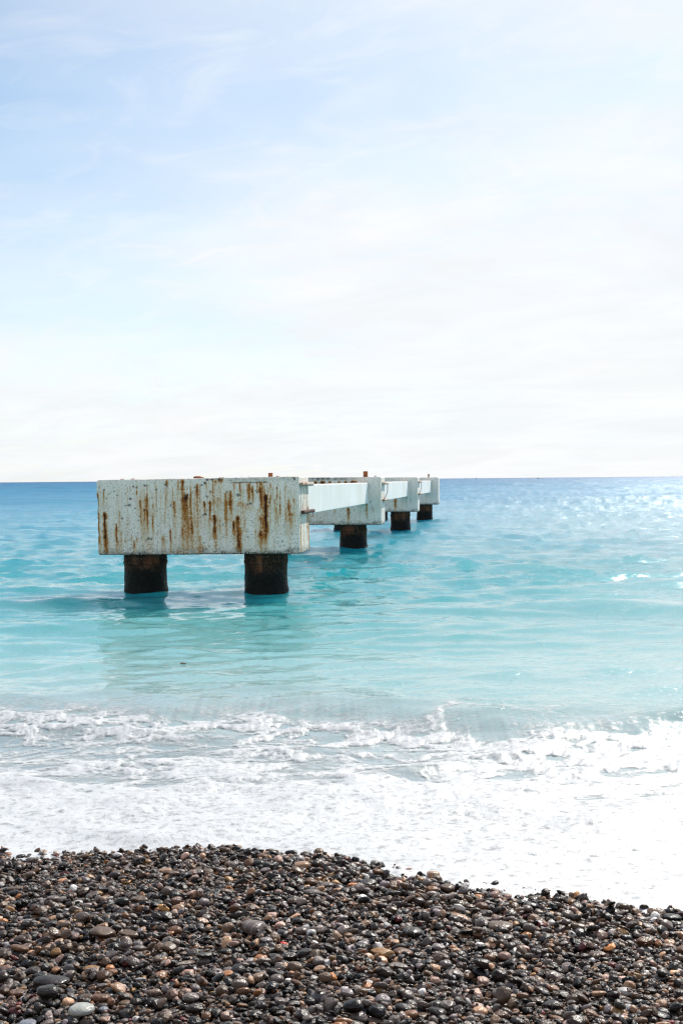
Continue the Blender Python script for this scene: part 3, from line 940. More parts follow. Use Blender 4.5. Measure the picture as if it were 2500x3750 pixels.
e2r = g.new('FunctionNodeEulerToRotation')
g.l.new(named('rot', 'FLOAT_VECTOR'), e2r.inputs[0])
g.l.new(e2r.outputs[0], iop.inputs['Rotation'])
g.l.new(named('scl', 'FLOAT_VECTOR'), iop.inputs['Scale'])
g.l.new(iop.outputs[0], go.inputs[0])
md = peb.modifiers.new('bed', 'NODES'); md.node_group = gn
print('pebbles', len(P), 'sources', len(srcs))

# ------------------------------------------------------------------ pier
def box_grid(x0, x1, y0, y1, z0, z1, res):
    nx, ny, nz = (max(2, int(round((b - a) / res)) + 1) for a, b in ((x0, x1), (y0, y1), (z0, z1)))
    ax, ay, az = np.linspace(x0, x1, nx), np.linspace(y0, y1, ny), np.linspace(z0, z1, nz)
    V = []; Fc = []; base = 0
    def add(A, B, C, flip):
        nonlocal base
        V.append(np.stack([A, B, C], -1).reshape(-1, 3))
        f = grid_faces(*A.shape)
        Fc.append((f[:, ::-1] if flip else f) + base); base += A.size
    a, c = np.meshgrid(ax, az); add(a, a * 0 + y0, c, False); add(a, a * 0 + y1, c, True)
    a, c = np.meshgrid(ay, az); add(a * 0 + x0, a, c, True); add(a * 0 + x1, a, c, False)
    a, c = np.meshgrid(ax, ay); add(a, c, a * 0 + z0, True); add(a, c, a * 0 + z1, False)
    V = np.concatenate(V); Fc = np.concatenate(Fc)
    key = np.round(V * 1e4).astype(np.int64)
    _, ui, inv = np.unique(key, axis=0, return_index=True, return_inverse=True)
    return V[ui], inv.reshape(-1)[Fc]


CW, CT = 4.195, 1.058          # cap width and thickness
CZ0, CZ1 = 0.81, 2.345
PITCH = 13.37
PA = math.radians(8.98)

# rust runs read off the front cap: u across (0..1), v from the top: start, end, width (m), strength
def run(x, a, b, w_, i): return ((x - 102) / 1286 * CW, (a - 178) / 490 * 1.535, (b - 178) / 490 * 1.535, w_ / 1286 * CW, i)
RUNS0 = [run(*q) for q in (
    (152, 385, 655, 13, 1.2), (156, 530, 560, 14, .6), (225, 462, 610, 9, .95), (148, 240, 335, 7, .6), (107, 250, 660, 9, .8), (658, 180, 300, 13, 1.1),
    (683, 275, 318, 14, 1.2), (665, 290, 580, 26, .42), (753, 212, 325, 9, .95), (605, 320, 450, 9, .75), (575, 500, 610, 6, .9),
    (528, 535, 610, 5, .75), (358, 538, 600, 6, .7), (338, 570, 630, 8, .8), (385, 308, 390, 8, .5), (430, 300, 480, 30, .2),
    (515, 255, 570, 6, .28), (795, 322, 420, 10, 1.0), (832, 322, 470, 9, .95), (855, 410, 580, 11, 1.05), (930, 265, 650, 10, .6),
    (962, 258, 430, 12, .9), (977, 452, 560, 9, 1.2), (1003, 420, 660, 14, .95), (1078, 212, 345, 14, .85), (1100, 225, 340, 9, .6),
    (1182, 285, 620, 11, 1.25), (1183, 288, 345, 15, .8), (1270, 345, 440, 7, .5), (1325, 320, 490, 9, .85), (1145, 512, 575, 12, .85),
    (1116, 503, 535, 7, .8), (1010, 573, 650, 8, .9), (765, 543, 610, 8, .55), (655, 488, 570, 7, .5), (1230, 563, 650, 6, .45),
    (470, 328, 470, 8, .3), (1032, 330, 640, 28, .38), (1150, 420, 650, 30, .38), (880, 300, 660, 34, .30), (700, 420, 660, 40, .24),
    (900, 172, 215, 16, .9), (870, 178, 240, 18, .5), (1130, 205, 300, 10, .7), (1160, 205, 260, 10, .6), (1020, 206, 360, 8, .6),
    (985, 206, 300, 8, .5), (560, 180, 235, 14, .6), (630, 180, 260, 9, .7), (1215, 208, 250, 7, .5), (1355, 310, 345, 6, .5),
    (623, 632, 662, 10, .8), (118, 540, 590, 8, .5), (300, 420, 640, 40, .16), (780, 600, 660, 30, .3), (1300, 230, 660, 12, .25), (430, 560, 575, 8, .4))]
_r = np.random.default_rng(77)
RUNS0 += [(float(CW * q ** .75), float(a), float(a + l), float(w_), float(s)) for q, a, l, w_, s in zip(_r.uniform(.05, .99, 80), _r.uniform(.0, .25, 80), _r.uniform(.3, 1.2, 80), _r.uniform(.008, .02, 80), _r.uniform(.10, .38, 80))]
RUNS0 += [(float(CW * q ** .7), float(a), float(a + l), float(w_), float(s)) for q, a, l, w_, s in zip(_r.uniform(.03, .99, 70), _r.uniform(.05, 1.2, 70), _r.uniform(.08, .5, 70), _r.uniform(.009, .024, 70), _r.uniform(.15, .6, 70))]
SPOTS0 = [((x - 102) / 1286 * CW, (y - 178) / 490 * 1.535, r / 1286 * CW * .8) for x, y, r in (
    (310, 345, 14), (292, 348, 8), (320, 305, 12), (350, 365, 8), (410, 380, 9), (380, 420, 8), (432, 563, 12), (448, 567, 12), (420, 572, 8), (800, 210, 14), (780, 222, 9),
    (815, 190, 12), (835, 265, 8), (265, 430, 9), (215, 255, 6), (488, 248, 8), (550, 217, 12), (560, 228, 8), (415, 220, 10), (430, 221, 8), (1355, 180, 16), (1362, 196, 10),
    (1085, 345, 12), (1070, 352, 8), (1012, 292, 14), (1000, 286, 8), (800, 410, 11), (786, 416, 8), (580, 350, 9), (910, 480, 8), (1205, 340, 6), (480, 205, 6),
    (150, 245, 9), (163, 300, 6), (120, 230, 6), (815, 300, 9), (806, 296, 6), (1130, 272, 9), (1120, 265, 6), (720, 270, 7), (690, 285, 9), (673, 290, 12), (1200, 427, 6),
    (1240, 470, 5), (340, 225, 10), (360, 232, 9), (235, 280, 6), (290, 270, 6), (460, 300, 6), (370, 445, 8), (300, 470, 5), (510, 375, 5), (940, 268, 8), (1340, 540, 6), (690, 175, 10), (890, 188, 14), (910, 182, 12), (845, 185, 16), (740, 240, 9), (1280, 590, 8), (1065, 560, 7))]


def rand_runs(seed, length, n, st=1.0):
    r = np.random.default_rng(seed)
    out = []
    for _ in range(n):
        a = r.uniform(0.0, 1.1) if r.random() < .6 else r.uniform(0, .15)
        out.append((r.uniform(0.05, length - .05), a, min(a + r.uniform(.15, .9), 1.5), r.uniform(.015, .05), st * r.uniform(.2, 1.0)))
    return out


def cap_attrs(V, front, right, rest, spots, seed):
    x, y, z = V[:, 0], V[:, 1], V[:, 2]
    rust = np.zeros(len(V)); pit = np.zeros(len(V))
    vv = CZ1 - z
    fr = y < 0.03; rt = (x > -0.03) & ~fr; lf = (x < -CW + .03) & ~fr; bk = (y > CT - .03) & ~rt & ~lf & ~fr
    def runs(mask, t, lst):
        t = t[mask]; v = vv[mask]; acc = np.zeros(mask.sum())
        for k, (c, a, b, w_, s) in enumerate(lst):
            wob = 0.012 * n2(v * 5 + k, v * 0 + k * 3.1, 5) * np.clip((v - a) * 4, 0, 1)
            ww = w_ * (0.72 + 0.5 * n2(v * 9 + 31 * k, v * 0 + k, 6))
            g_ = np.exp(-((t - c - wob) / ww) ** 2)
            L = max(b - a, .02); q = (v - a) / L
            env = sstep(-.03 / L, .04 / L, q - 0) * np.where(q < 0, 0, 1) if L > .3 else sstep(-.02 / L, .05 / L, q)
            env = env * (1 - sstep(.55, 1.08, q)) * (1.0 - .45 * np.clip(q, 0, 1)) * (1 + .35 * np.exp(-((q * L - .06) / .06) ** 2))
            acc = acc + s * g_ * env * (0.75 + 0.5 * n2(t * 30, v * 7 + k, 9))
            tail = sstep(0, .1, v - a) * (1 - sstep(.3, 1.0, (v - a) / (L + .55)))
            acc = acc + .34 * s * np.exp(-((t - c - wob * 2) / (ww * 1.7)) ** 2) * tail
        broad = np.clip(fbm2(t * 2.6 + seed * 9, v * 0.35 + 3, 4, 33, .62) + .08, 0, 1) * sstep(0, .2, v) * (0.6 + .4 * sstep(.1, .6, v))
        rust[mask] = 0.70 * acc + .42 * broad * (1.0 if seed == 0 else .55)
    runs(fr, x + CW, front)
    runs(rt, y, right)
    runs(lf, y, rest[:8])
    runs(bk, -x, rest)
    for (c, v0, r_) in spots:
        dd = np.hypot((x + CW - c) * (1 + .3 * n2(x * 20, z * 20, 7)), (vv - v0) * 1.15)
        pit = np.maximum(pit, np.where(fr, 1 - sstep(r_ * .55, r_ * 1.15, dd * (1 + .35 * n2(x * 45, z * 45, 8))), 0))
    # worn strip along the upper edge and grime along the lower edge
    sx = x + y * 1.7
    nz = n2(sx * 7, z * 9, 11) + .5 * n2(sx * 21, z * 25, 12)
    low_ = sstep(.17, .0, z - CZ0 + .05 * n2(sx * 5, z * 5, 14) + .03 * n2(sx * 22, z * 20, 15))
    grime = np.clip(low_ * (0.65 + .6 * nz), 0, 1)
    grime = np.maximum(grime, np.clip((1 - sstep(0.0, .05, z - CZ0)) * 1.0, 0, 1))
    return rust, pit, grime


def make_cap(i, res, front, right, spots):
    V, F_ = box_grid(-CW, 0, 0, CT, CZ0, CZ1, res)
    rest = rand_runs(50 + i, 4.0, 26, .7)
    rust, pit, grime = cap_attrs(V, front, right, rest, spots, i)
    x, y, z = V[:, 0].copy(), V[:, 1].copy(), V[:, 2].copy()
    # rounded, chipped arrises
    nseed = 20 + i
    rr = 0.022 + 0.020 * n3(x * 2.3, y * 2.3 + i, z * 2.3, nseed) + 0.03 * np.clip(n3(x * 7, y * 7, z * 7 + i, nseed + 1) - .25, 0, 1)
    rr = np.clip(rr, 0.010, 0.06)
    lo = np.stack([-CW + rr, 0 + rr, CZ0 + rr], -1); hi = np.stack([0 - rr, CT - rr, CZ1 - rr], -1)
    q = np.clip(V, lo, hi); dv = V - q; L = np.linalg.norm(dv, axis=1)
    nrm = dv / np.maximum(L, 1e-6)[:, None]
    V2 = q + nrm * rr[:, None]
    disp = 0.006 * n3(x * 1.7, y * 1.7, z * 1.7 + i, nseed + 2) + 0.003 * n3(x * 13, y * 13, z * 13, nseed + 3)
    disp = disp - 0.016 * pit - 0.012 * np.clip(rust - .9, 0, 1) * (1 + n3(x * 40, y * 40, z * 40, 3))
    # spalled chips near lower edge and the weathered left side
    chip = np.clip(n3(x * 9, y * 9, z * 9 + 3 * i, nseed + 4) - .34, 0, 1) * sstep(.22, .02, z - CZ0)
    disp = disp - 0.05 * chip
    side = sstep(.05, .0, x + CW)
    disp = disp - side * (0.018 * sstep(.2, .8, n2(z * 3.5 + i, z * 0 + 1, 7) + .35) + 0.006 * n2(z * 22, y * 3, 7))
    # cast lip: the strip under the top edge stands a little proud on its right half
    V2 = V2 + nrm * disp[:, None]
    if i == 0:
        crack = np.exp(-((CZ1 - z - (.105 + .012 * n2(x * 4, x * 0, 9))) / .012) ** 2) * sstep(-1.45, -1.30, x) * (1 - sstep(-.70, -.55, x)) * (y < .02)
        V2[:, 1] += 0.02 * crack
        rust = rust + 0.55 * crack * (0.6 + n2(x * 25, x * 0, 4)); pit = np.maximum(pit, crack * .75)
        top = sstep(.115, .05, CZ1 - z) * (y < .03) * sstep(-2.2, -1.0, x)
        worn = np.clip(top * (.55 + .9 * n2(x * 9, z * 14, 17)), 0, 1)
        pit = np.maximum(pit, worn * .38)
    if i == 1:
        topz = sstep(.13, .05, CZ1 - z) * (y < .03) * np.exp(-((x + 2.15) / 1.0) ** 2)
        pit = np.maximum(pit, np.clip(topz * (1.0 + 1.3 * n2(x * 6, z * 12, 19)), 0, 1))
        band = np.exp(-((CZ1 - z - .16) / .04) ** 2) * (y < .03) * np.clip(.2 + 2.2 * n2(x * 5, x * 0 + 5, 20), 0, 1) * (x < -.6)
        rust = rust + 1.3 * band
    me = mesh_np('cap_beam', V2, F_, True, {'rust': rust, 'pit': pit, 'grime': grime})
    return me


m, nt, p = new_mat('weathered_painted_concrete')
MAT_CAP = m
tcn = nt.new('ShaderNodeTexCoord').outputs['Object']
rust = nt.attr('rust'); pit = nt.attr('pit'); grime = nt.attr('grime')
n_a = nt.noise(tcn, 1.3, 4.0, 0.55)
n_s = nt.noise(nt.mapping(tcn, scale=(11, 11, 0.9)), 1.0, 5.0, 0.6, 0.3)       # vertical streaking
n_f = nt.noise(tcn, 28.0, 5.0, 0.65)
n_g = nt.noise(tcn, 75.0, 3.0, 0.6)
paint = nt.mix(nt.rng(n_a, 0.3, 0.7), (0.88, 0.83, 0.78), (0.87, 0.80, 0.70))
paint = nt.mix(nt.rng(n_s, 0.50, 0.72, 0.0, 0.55), paint, (0.62, 0.54, 0.36))
paint = nt.mix(nt.rng(n_f, 0.52, 0.66, 0.0, 0.45), paint, (0.36, 0.37, 0.34))
paint = nt.mix(nt.rng(n_g, 0.58, 0.70, 0.0, 0.65), paint, (0.20, 0.19, 0.17))
# small pits, thicker towards the bottom
sepz = nt.new('ShaderNodeSeparateXYZ'); nt.put(sepz.inputs[0], tcn)
vor = nt.new('ShaderNodeTexVoronoi'); nt.put(vor.inputs['Vector'], nt.vmath('ADD', tcn, nt.vmath('SCALE', nt.noise(tcn, 30, 2, .5, color=True))))
vor.inputs['Scale'].default_value = 17.0
sc2 = nt.new('ShaderNodeSeparateColor'); nt.put(sc2.inputs[0], vor.outputs['Color'])
size = nt.math('ADD', nt.math('MULTIPLY', nt.math('POWER', sc2.outputs[0], 3.0), 0.36), nt.rng(n_a, 0.45, 0.7, -0.06, 0.05))
hole = nt.rng(nt.math('SUBTRACT', size, vor.outputs['Distance']), -0.02, 0.05)
vor2 = nt.new('ShaderNodeTexVoronoi'); nt.put(vor2.inputs['Vector'], tcn); vor2.inputs['Scale'].default_value = 38.0
sc3 = nt.new('ShaderNodeSeparateColor'); nt.put(sc3.inputs[0], vor2.outputs['Color'])
lowz = nt.rng(sepz.outputs['Z'], 0.85, 1.9, 0.12, 0.0)
size2 = nt.math('ADD', nt.math('MULTIPLY', nt.math('POWER', sc3.outputs[1], 2.5), 0.42), lowz)
hole2 = nt.rng(nt.math('SUBTRACT', size2, vor2.outputs['Distance']), -0.05, 0.10)
paint = nt.mix(nt.math('MULTIPLY', hole, 0.85), paint, (0.13, 0.125, 0.11))
paint = nt.mix(nt.math('MULTIPLY', hole2, 0.75), paint, (0.17, 0.16, 0.13))
r_eff = nt.math('MULTIPLY', rust, nt.rng(n_s, 0.3, 0.7, 0.65, 1.25))
r_eff = nt.math('ADD', r_eff, nt.math('MULTIPLY', nt.rng(n_f, 0.35, 0.7, -0.30, 0.35), nt.rng(rust, 0.05, 0.6)))
rcol = nt.ramp(r_eff, [(0.0, (0.56, 0.49, 0.31)), (0.25, (0.55, 0.34, 0.13)), (0.50, (0.42, 0.17, 0.04)), (0.78, (0.20, 0.062, 0.016)), (1.0, (0.045, 0.016, 0.008))])
c = nt.mix(nt.rng(r_eff, 0.04, 0.42), paint, rcol)
c = nt.mix(nt.math('MULTIPLY', pit, nt.rng(n_f, 0.3, 0.6, 0.7, 1.0)), c, (0.075, 0.07, 0.065))
gr = nt.math('MULTIPLY', grime, nt.rng(n_f, 0.35, 0.62, 0.35, 1.25), clamp=True)
c = nt.mix(gr, c, (0.030, 0.030, 0.024))
nt.put(p.inputs['Base Color'], c)
p.inputs['Roughness'].default_value = 0.85
p.inputs['Specular IOR Level'].default_value = 0.25
bb = nt.new('ShaderNodeBump'); nt.put(bb.inputs['Height'], nt.math('SUBTRACT', nt.math('ADD', n_f, nt.math('MULTIPLY', n_g, .5)), nt.math('MULTIPLY', hole, 1.2)))
bb.inputs['Distance'].default_value = 0.012
nt.put(p.inputs['Normal'], bb.outputs[0])

m, nt, p = new_mat('white_painted_stringer')
MAT_STR = m
tcn = nt.new('ShaderNodeTexCoord').outputs['Object']
n_s = nt.noise(nt.mapping(tcn, scale=(4, 1.1, 0.4)), 1.0, 5.0, 0.6, 0.3)
n_f = nt.noise(tcn, 22.0, 5.0, 0.65)
c = nt.mix(nt.rng(n_s, 0.45, 0.72, 0.0, 0.6), (0.86, 0.835, 0.81), (0.70, 0.67, 0.58))
dr = nt.noise(nt.mapping(tcn, scale=(3, 3, 0.35)), 1.0, 4.0, 0.7, 0.2)
c = nt.mix(nt.rng(dr, 0.60, 0.74, 0.0, 0.6), c, (0.42, 0.26, 0.12))
c = nt.mix(nt.rng(n_f, 0.60, 0.72, 0.0, 0.55), c, (0.38, 0.36, 0.31))
nt.put(p.inputs['Base Color'], c)
p.inputs['Roughness'].default_value = 0.8
bb = nt.new('ShaderNodeBump'); nt.put(bb.inputs['Height'], n_f); bb.inputs['Distance'].default_value = 0.006
nt.put(p.inputs['Normal'], bb.outputs[0])

m, nt, p = new_mat('tarred_steel_column')
MAT_COLM = m
geo = nt.new('ShaderNodeNewGeometry').outputs['Position']
sepz = nt.new('ShaderNodeSeparateXYZ'); nt.put(sepz.inputs[0], geo)
n_a = nt.noise(geo, 3.0, 5.0, 0.6)
n_f = nt.noise(geo, 18.0, 5.0, 0.65)
n_s = nt.noise(nt.mapping(geo, scale=(6, 6, 1.0)), 1.0, 5.0, 0.6)
up = nt.mix(nt.rng(n_s, 0.42, 0.66), (0.026, 0.018, 0.013), (0.15, 0.062, 0.032))
up = nt.mix(nt.rng(n_f, 0.52, 0.70, 0.0, 0.8), up, (0.14, 0.11, 0.075))
hgt = nt.math('ADD', sepz.outputs['Z'], nt.rng(n_a, 0.3, 0.7, -0.12, 0.12))
wet = nt.rng(hgt, 0.60, 0.38, 0.0, 1.0, True)       # weed and wet below the tide line
dk = nt.mix(nt.rng(n_f, 0.35, 0.7), (0.003, 0.0035, 0.0035), (0.012, 0.012, 0.010))
nt.put(p.inputs['Base Color'], nt.mix(wet, up, dk))
nt.put(p.inputs['Roughness'], nt.rng(wet, 0, 1, 0.85, 0.5))
p.inputs['Specular IOR Level'].default_value = 0.12
bb = nt.new('ShaderNodeBump'); nt.put(bb.inputs['Height'], n_f); bb.inputs['Distance'].default_value = 0.03
nt.put(p.inputs['Normal'], bb.outputs[0])

m, nt, p = new_mat('rusty_steel')
MAT_RUST = m
tcn = nt.new('ShaderNodeTexCoord').outputs['Object']
n_f = nt.noise(tcn, 14.0, 5.0, 0.65)
n_g = nt.noise(tcn, 40.0, 4.0, 0.6)
c = nt.ramp(n_f, [(0.3, (0.06, 0.018, 0.010)), (0.48, (0.22, 0.065, 0.022)), (0.6, (0.40, 0.15, 0.05)), (0.72, (0.55, 0.38, 0.26))])
nt.put(p.inputs['Base Color'], c)
p.inputs['Roughness'].default_value = 0.9
bb = nt.new('ShaderNodeBump'); nt.put(bb.inputs['Height'], n_g); bb.inputs['Distance'].default_value = 0.01
nt.put(p.inputs['Normal'], bb.outputs[0])

m, nt, p = new_mat('dark_rusty_steel')
MAT_RUSTD = m
tcn = nt.new('ShaderNodeTexCoord').outputs['Object']
n_f = nt.noise(tcn, 9.0, 5.0, 0.65)
nt.put(p.inputs['Base Color'], nt.mix(nt.rng(n_f, 0.45, 0.75), (0.045, 0.016, 0.014), (0.16, 0.05, 0.03)))
p.inputs['Roughness'].default_value = 0.85
m, nt, p = new_mat('painted_rusty_steel')
MAT_RUSTP = m
tcn = nt.new('ShaderNodeTexCoord').outputs['Object']
n_f = nt.noise(tcn, 9.0, 5.0, 0.65)
nt.put(p.inputs['Base Color'], nt.mix(nt.rng(n_f, 0.42, 0.6), (0.55, 0.50, 0.42), (0.26, 0.09, 0.04)))
p.inputs['Roughness'].default_value = 0.85


def rough_box(name, x0, x1, y0, y1, z0, z1, res, amp, mat, parent, attrs=False, rr=0.008, seed=0, holes=None):
    V, F_ = box_grid(x0, x1, y0, y1, z0, z1, res)
    q = np.clip(V, [x0 + rr, y0 + rr, z0 + rr], [x1 - rr, y1 - rr, z1 - rr]); dv = V - q
    nrm = dv / np.maximum(np.linalg.norm(dv, axis=1), 1e-6)[:, None]
    V = q + nrm * (rr + amp * n3(V[:, 0] * 9 + seed, V[:, 1] * 9, V[:, 2] * 9, seed))[:, None]
    return link(name, mesh_np(name, V, F_, True), mat, parent)


def lathe(name, prof, cx, cy, seg, mat, parent, amp=0.0, seed=0):
    prof = np.array(prof)
    th = np.linspace(0, 2 * math.pi, seg, endpoint=False)
    n = len(prof)
    R = prof[:, 0][:, None] * np.ones(seg)[None]
    Z = prof[:, 1][:, None] * np.ones(seg)[None]
    if amp:
        R = R + amp * n3(np.cos(th)[None] * 2.2 + seed, np.sin(th)[None] * 2.2 + 0 * Z, Z * 4, seed) * (R > .02) \
            + amp * .5 * n3(np.cos(th)[None] * 8 + seed, np.sin(th)[None] * 8 + 0 * Z, Z * 14, seed + 1) * (R > .02) \
            + 1.6 * amp * np.clip(n3(np.cos(th)[None] * 13 + seed, np.sin(th)[None] * 13 + 0 * Z, Z * 26, seed + 2), 0, 1) * np.exp(-((Z - .12) / .22) ** 2) * (R > .2)
    V = np.stack([cx + R * np.cos(th)[None], cy + R * np.sin(th)[None], Z], -1).reshape(-1, 3)
    i = np.arange(n * seg).reshape(n, seg); j = np.roll(i, -1, axis=1)
    F_ = np.stack([i[:-1], j[:-1], j[1:], i[1:]], -1).reshape(-1, 4)
    return link(name, mesh_np(name, V, F_, True), mat, parent)


def rod(name, pts, r, mat, parent, seg=6):
    pts = [Vector(q) for q in pts]; V = []
    for k, q in enumerate(pts):
        t = (pts[min(k + 1, len(pts) - 1)] - pts[max(k - 1, 0)]).normalized()
        a = t.orthogonal().normalized(); b = t.cross(a)
        for s in range(seg):
            an = 2 * math.pi * s / seg
            V.append(q + (a * math.cos(an) + b * math.sin(an)) * r)
    F_ = [[k * seg + s, k * seg + (s + 1) % seg, (k + 1) * seg + (s + 1) % seg, (k + 1) * seg + s] for k in range(len(pts) - 1) for s in range(seg)]
    return link(name, mesh_np(name, np.array([q[:] for q in V]), np.array(F_), True), mat, parent)


pier = bpy.data.objects.new('pier', None)
COL.objects.link(pier)
pier.location = (-0.822, 21.55, 0.0)
pier.rotation_euler = (0, 0, -PA)
pier['label'] = 'derelict white concrete pier on dark columns standing in the turquoise sea, streaked with rust'
pier['category'] = 'pier'

RIGHT0 = [(.62, .02, 1.5, .018, .75), (.80, .15, 1.5, .028, 1.4), (.97, .6, 1.5, .04, 1.1), (.90, .75, 1.5, .02, .9), (.12, .9, 1.5, .05, .8), (.05, .6, 1.1, .03, .5), (.45, .9, 1.5, .05, .25)]
FR1 = [(CW - 1.06, .95, 1.45, .035, .75), (CW - 1.06, .98, 1.06, .05, .7), (CW - .46, .62, 1.45, .035, .85), (CW - .25, .92, 1.15, .02, .7), (CW - 2.35, .95, 1.5, .07, .5),
       (CW - 2.7, .95, 1.4, .05, .35), (CW - .8, .1, .3, .06, .5), (CW - .55, .1, .25, .03, .4), (CW - 1.5, 1.0, 1.4, .05, .35), (CW - 3.2, .5, 1.4, .04, .7), (CW - 3.7, .4, 1.3, .04, .8)]
FR2 = [(CW - 1.95, .75, 1.4, .035, .75), (CW - .98, .68, 1.5, .055, 1.1), (CW - .5, .2, 1.4, .04, .45), (CW - .3, .05, 1.2, .03, .3), (CW - 2.6, .3, 1.3, .04, .7)]
FR3 = [(CW - .9, .3, 1.2, .03, .4), (CW - .3, .1, 1.2, .03, .35), (CW - 2.2, .4, 1.3, .05, .6)]
for i in range(4):
    yy = PITCH * i
    fr = [RUNS0, FR1, FR2, FR3][i]
    rt = RIGHT0 if i == 0 else [(.3, .1, 1.5, .03, .35), (.12, .7, 1.5, .04, .5), (.75, .4, 1.5, .04, .3)]
    sp = SPOTS0 if i == 0 else [(float(a), float(b), float(c_)) for a, b, c_ in zip(np.random.default_rng(i).uniform(.1, 4, 30), np.random.default_rng(i + 9).uniform(.05, 1.5, 30), np.random.default_rng(i + 5).uniform(.012, .03, 30))]
    me = make_cap(i, [0.014, 0.024, 0.035, 0.045][i], fr, rt, sp)
    cap = link('cap_beam', me, MAT_CAP, pier, (0, yy, 0))
    if i == 0:
        cap.rotation_euler = (0, math.radians(-0.48), 0)
        cap['label'] = 'nearest cap beam, heavily pitted and streaked with rust'
    for cx in ((-CW + .66, -.976) if i == 1 else (-CW + .82, -.816)):
        prof = [(0.0, 0.80 + .02), (0.435, .83), (0.437, .66), (0.449, .655), (0.449, .60), (0.436, .595), (0.434, .45), (0.436, .3)]
        prof += [(0.437, .15), (0.452, .06), (0.455, -.05), (0.45, -.6), (0.45, -3.0)]
        if i == 1:
            prof = prof[:8] + [(0.438, .12), (0.455, .07), (0.475, .03), (0.47, -.05), (0.45, -.6), (0.45, -3.0)]
        full = [prof[0], prof[1]]
        for (r0, z0), (r1, z1) in zip(prof[1:-1], prof[2:]):
            kk = max(3, min(24, int(abs(z1 - z0) / .018))) if z1 > -1 else 3
            for k in range(1, kk + 1):
                full.append((r0 + (r1 - r0) * k / kk, z0 + (z1 - z0) * k / kk))
        lathe('column', full, cx, CT / 2, 72, MAT_COLM, cap, 0.016, 3 + i)
    # steel stubs and flakes of rust on the top
    if i == 0:
        lathe('anchor_stub', [(0, 2.43), (.046, 2.43), (.048, 2.425), (.046, 2.38), (.048, 2.33)], -0.70, .60, 16, MAT_RUST, cap, .004)
        for fx, fy, fw, fh in ((-2.17, .35, .09, .035), (-2.10, .30, .08, .022), (-3.74, .25, .04, .014), (-3.52, .28, .04, .016), (-.47, .25, .035, .016), (-1.6, .14, .06, .008)):
            q, f = stone_shape(3, int(-fx * 100), 1.0)
            lo_ = link('rust_flake', mesh_np('rust_flake', q * np.array([fw, .06, fh]), f), MAT_RUST, cap, (fx, fy, CZ1 + fh * .35))
        rod('rebar', [(-1.19, .12, 2.33), (-1.192, .12, 2.372)], .004, MAT_RUSTD, cap)
        rod('rebar', [(-1.045, .12, 2.33), (-1.045, .12, 2.372)], .004, MAT_RUSTD, cap)
        b1 = rough_box('bracket', 0.004, .075, .05, 1.27, 2.155, 2.225, .03, .003, MAT_RUSTP, cap, seed=3)
        rough_box('bracket', 0.0045, .062, .95, 1.30, 2.15, 2.23, .03, .004, MAT_RUST, cap, seed=4)['label'] = 'rusty end of the upper steel bracket'
        b2 = rough_box('bracket', 0.005, .085, .10, 1.29, 1.595, 1.665, .03, .003, MAT_RUSTD, cap, seed=5)
        b2['label'] = 'dark rusty steel bracket low on the end of the beam'
        rod('wire', [(.035, .10, 2.16), (.02, .06, 1.95), (.03, .04, 1.75), (.02, .05, 1.55)], .006, MAT_RUSTP, cap)
        rod('wire', [(.04, .30, 2.16), (.05, .22, 1.9), (.035, .15, 1.68)], .006, MAT_RUSTP, cap)
        rod('hook', [(.05, 1.2, 1.60), (.06, 1.21, 1.53), (.055, 1.12, 1.50), (.05, 1.05, 1.52)], .008, MAT_RUST, cap)
    elif i == 1:
        lathe('anchor_stub', [(0, 2.535), (.072, 2.535), (.077, 2.525), (.074, 2.43), (.077, 2.33)], -.56, .50, 16, MAT_RUST, cap, .006)
    elif i == 2:
        lathe('anchor_stub', [(0, 2.43), (.055, 2.43), (.057, 2.425), (.055, 2.38), (.057, 2.33)], -1.92, .5, 14, MAT_RUSTP, cap, .006)
    else:
        lathe('anchor_stub', [(0, 2.53), (.06, 2.53), (.062, 2.52), (.06, 2.42), (.062, 2.33)], -.57, .5, 14, MAT_RUSTP, cap, .006)
    if i in (1, 2):
        rough_box('bracket', 0.004, .09, .25, 1.45, 2.10, 2.17, .05, .003, MAT_RUSTP, cap, seed=3)
        rough_box('bracket', 0.004, .09, .25, 1.45, 1.56, 1.63, .05, .003, MAT_RUSTP, cap, seed=6)
        rod('wire', [(.05, 1.4, 2.10), (.08, 1.1, 1.85), (.04, .6, 1.63)], .012, MAT_RUSTD, cap)
    if i < 3:
        # long beam from the back of this cap to the front of the next
        V, F_ = box_grid(-.41 - .38, -.41, CT - .004, PITCH + .004, 1.504, 2.162, .07 if i == 0 else .12)
        V2 = V.copy()
        V2[:, 0] += .006 * n3(V[:, 0] * 1.2, V[:, 1] * 1.2, V[:, 2] * 2 + i, 4)
        V2[:, 2] += .004 * n3(V[:, 0] * 2, V[:, 1] * 2.2, V[:, 2] * 2 + i, 5) * (V[:, 1] > CT) 
        o = link('stringer', mesh_np('stringer', V2, F_, False), MAT_STR, pier, (0, yy, 0))
        bv = o.modifiers.new('edge', 'BEVEL'); bv.width = .012; bv.segments = 2; bv.limit_method = 'ANGLE'; bv.angle_limit = math.radians(50)

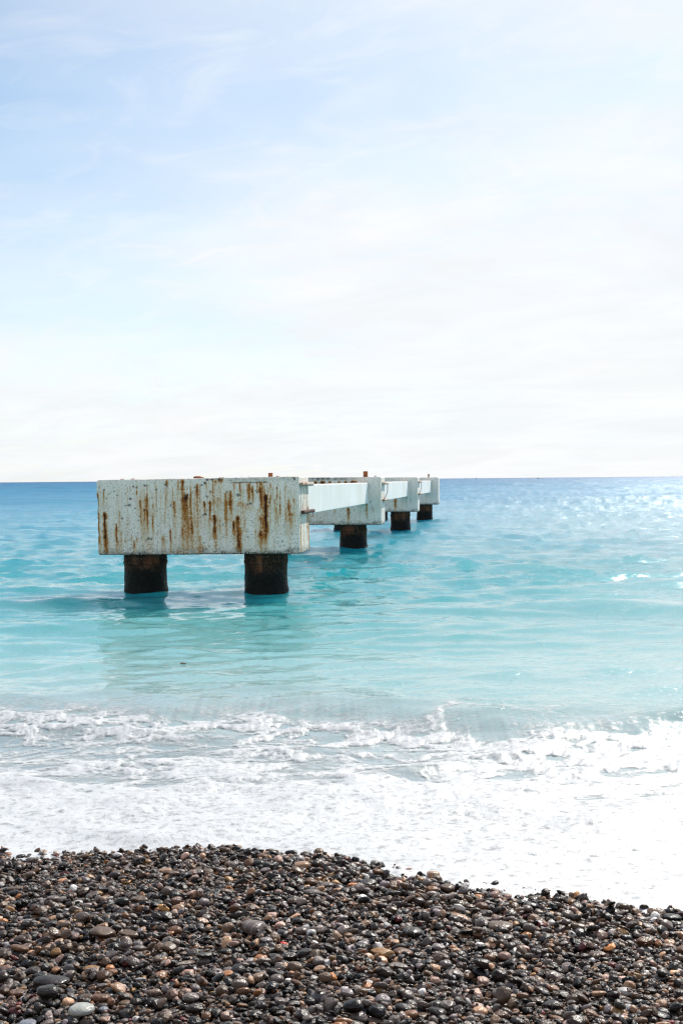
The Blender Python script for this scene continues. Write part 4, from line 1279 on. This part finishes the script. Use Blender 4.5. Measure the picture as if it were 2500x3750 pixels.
# ------------------------------------------------------------------ leaf-like scrap afloat, far boats
n = 9
us = np.linspace(-1, 1, 15); vs = np.linspace(-1, 1, 7)
U, Vv = np.meshgrid(us, vs)
wd = (1 - U ** 2) ** .7 * .42
Xs = U; Ys = Vv * wd; Zs = .16 * (1 - Vv ** 2) - .10 * U ** 2
topv = np.stack([Xs, Ys, Zs], -1).reshape(-1, 3); botv = topv - np.array([0, 0, .09])
f = grid_faces(7, 15)
Vs = np.concatenate([topv, botv]) * .042
i_ = np.arange(105).reshape(7, 15); loop = np.concatenate([i_[0], i_[1:, -1], i_[-1, -2::-1], i_[-2:0:-1, 0]])
rim = np.stack([loop, loop + 105, np.roll(loop, -1) + 105, np.roll(loop, -1)], -1)
me = mesh_np('driftwood', Vs, np.concatenate([f, f[:, ::-1] + 105, rim]))
m, nt, p = new_mat('brown_bark')
tcn = nt.new('ShaderNodeTexCoord').outputs['Object']
nt.put(p.inputs['Base Color'], nt.mix(nt.noise(tcn, 60, 4, .6), (.04, .022, .012), (.16, .09, .045)))
dx_, dy_ = -2.01, 13.65
dz = float(water_z(np.array([dx_]), np.array([dy_]), np.array([offshore(np.array([dx_]), np.array([dy_]))[0]]))[0])
o = link('driftwood', me, m, None, (dx_, dy_, dz + .010)); o.rotation_euler = (0.12, 0.05, math.radians(-28))
o['label'] = 'small brown scrap of bark floating before the pier'; o['category'] = 'driftwood'

m, nt, p = new_mat('far_boat_grey')
p.inputs['Base Color'].default_value = (.45, .47, .50, 1)


def boat(x, y, L, hm, label):
    root = bpy.data.objects.new('boat', None); COL.objects.link(root); root.location = (x, y, 0)
    t = np.linspace(-1, 1, 9); w_ = (1 - np.abs(t) ** 2.5) * L * .16 + .02
    V = []
    for a_, b_ in zip(t, w_):
        V += [(a_ * L / 2, -b_ * .5, -.3), (a_ * L / 2, -b_, L * .10 + L * .04 * a_ * a_), (a_ * L / 2, b_, L * .10 + L * .04 * a_ * a_), (a_ * L / 2, b_ * .5, -.3)]
    F_ = [[4 * k + s, 4 * k + (s + 1) % 4, 4 * k + 4 + (s + 1) % 4, 4 * k + 4 + s] for k in range(8) for s in range(4)]
    link('hull', mesh_np('hull', np.array(V), np.array(F_), False), m, root)
    rough_box('cabin', -L * .15, L * .15, -L * .07, L * .07, L * .09, L * .22, L * .05, 0, m, root)
    rod('mast', [(0, 0, L * .2), (0, 0, hm)], L * .012, m, root)
    root['label'] = label; root['category'] = 'boat'


boat(2900 * .1141, 2900, 6.0, 4.5, 'tiny hazy boat on the horizon, first right of the pier')
boat(2900 * .1237, 2900, 9.0, 7.0, 'tiny masted boat on the horizon, second right of the pier')
boat(2900 * .1805, 2900, 9.0, 5.0, 'tiny boat on the horizon farthest right of the pier')
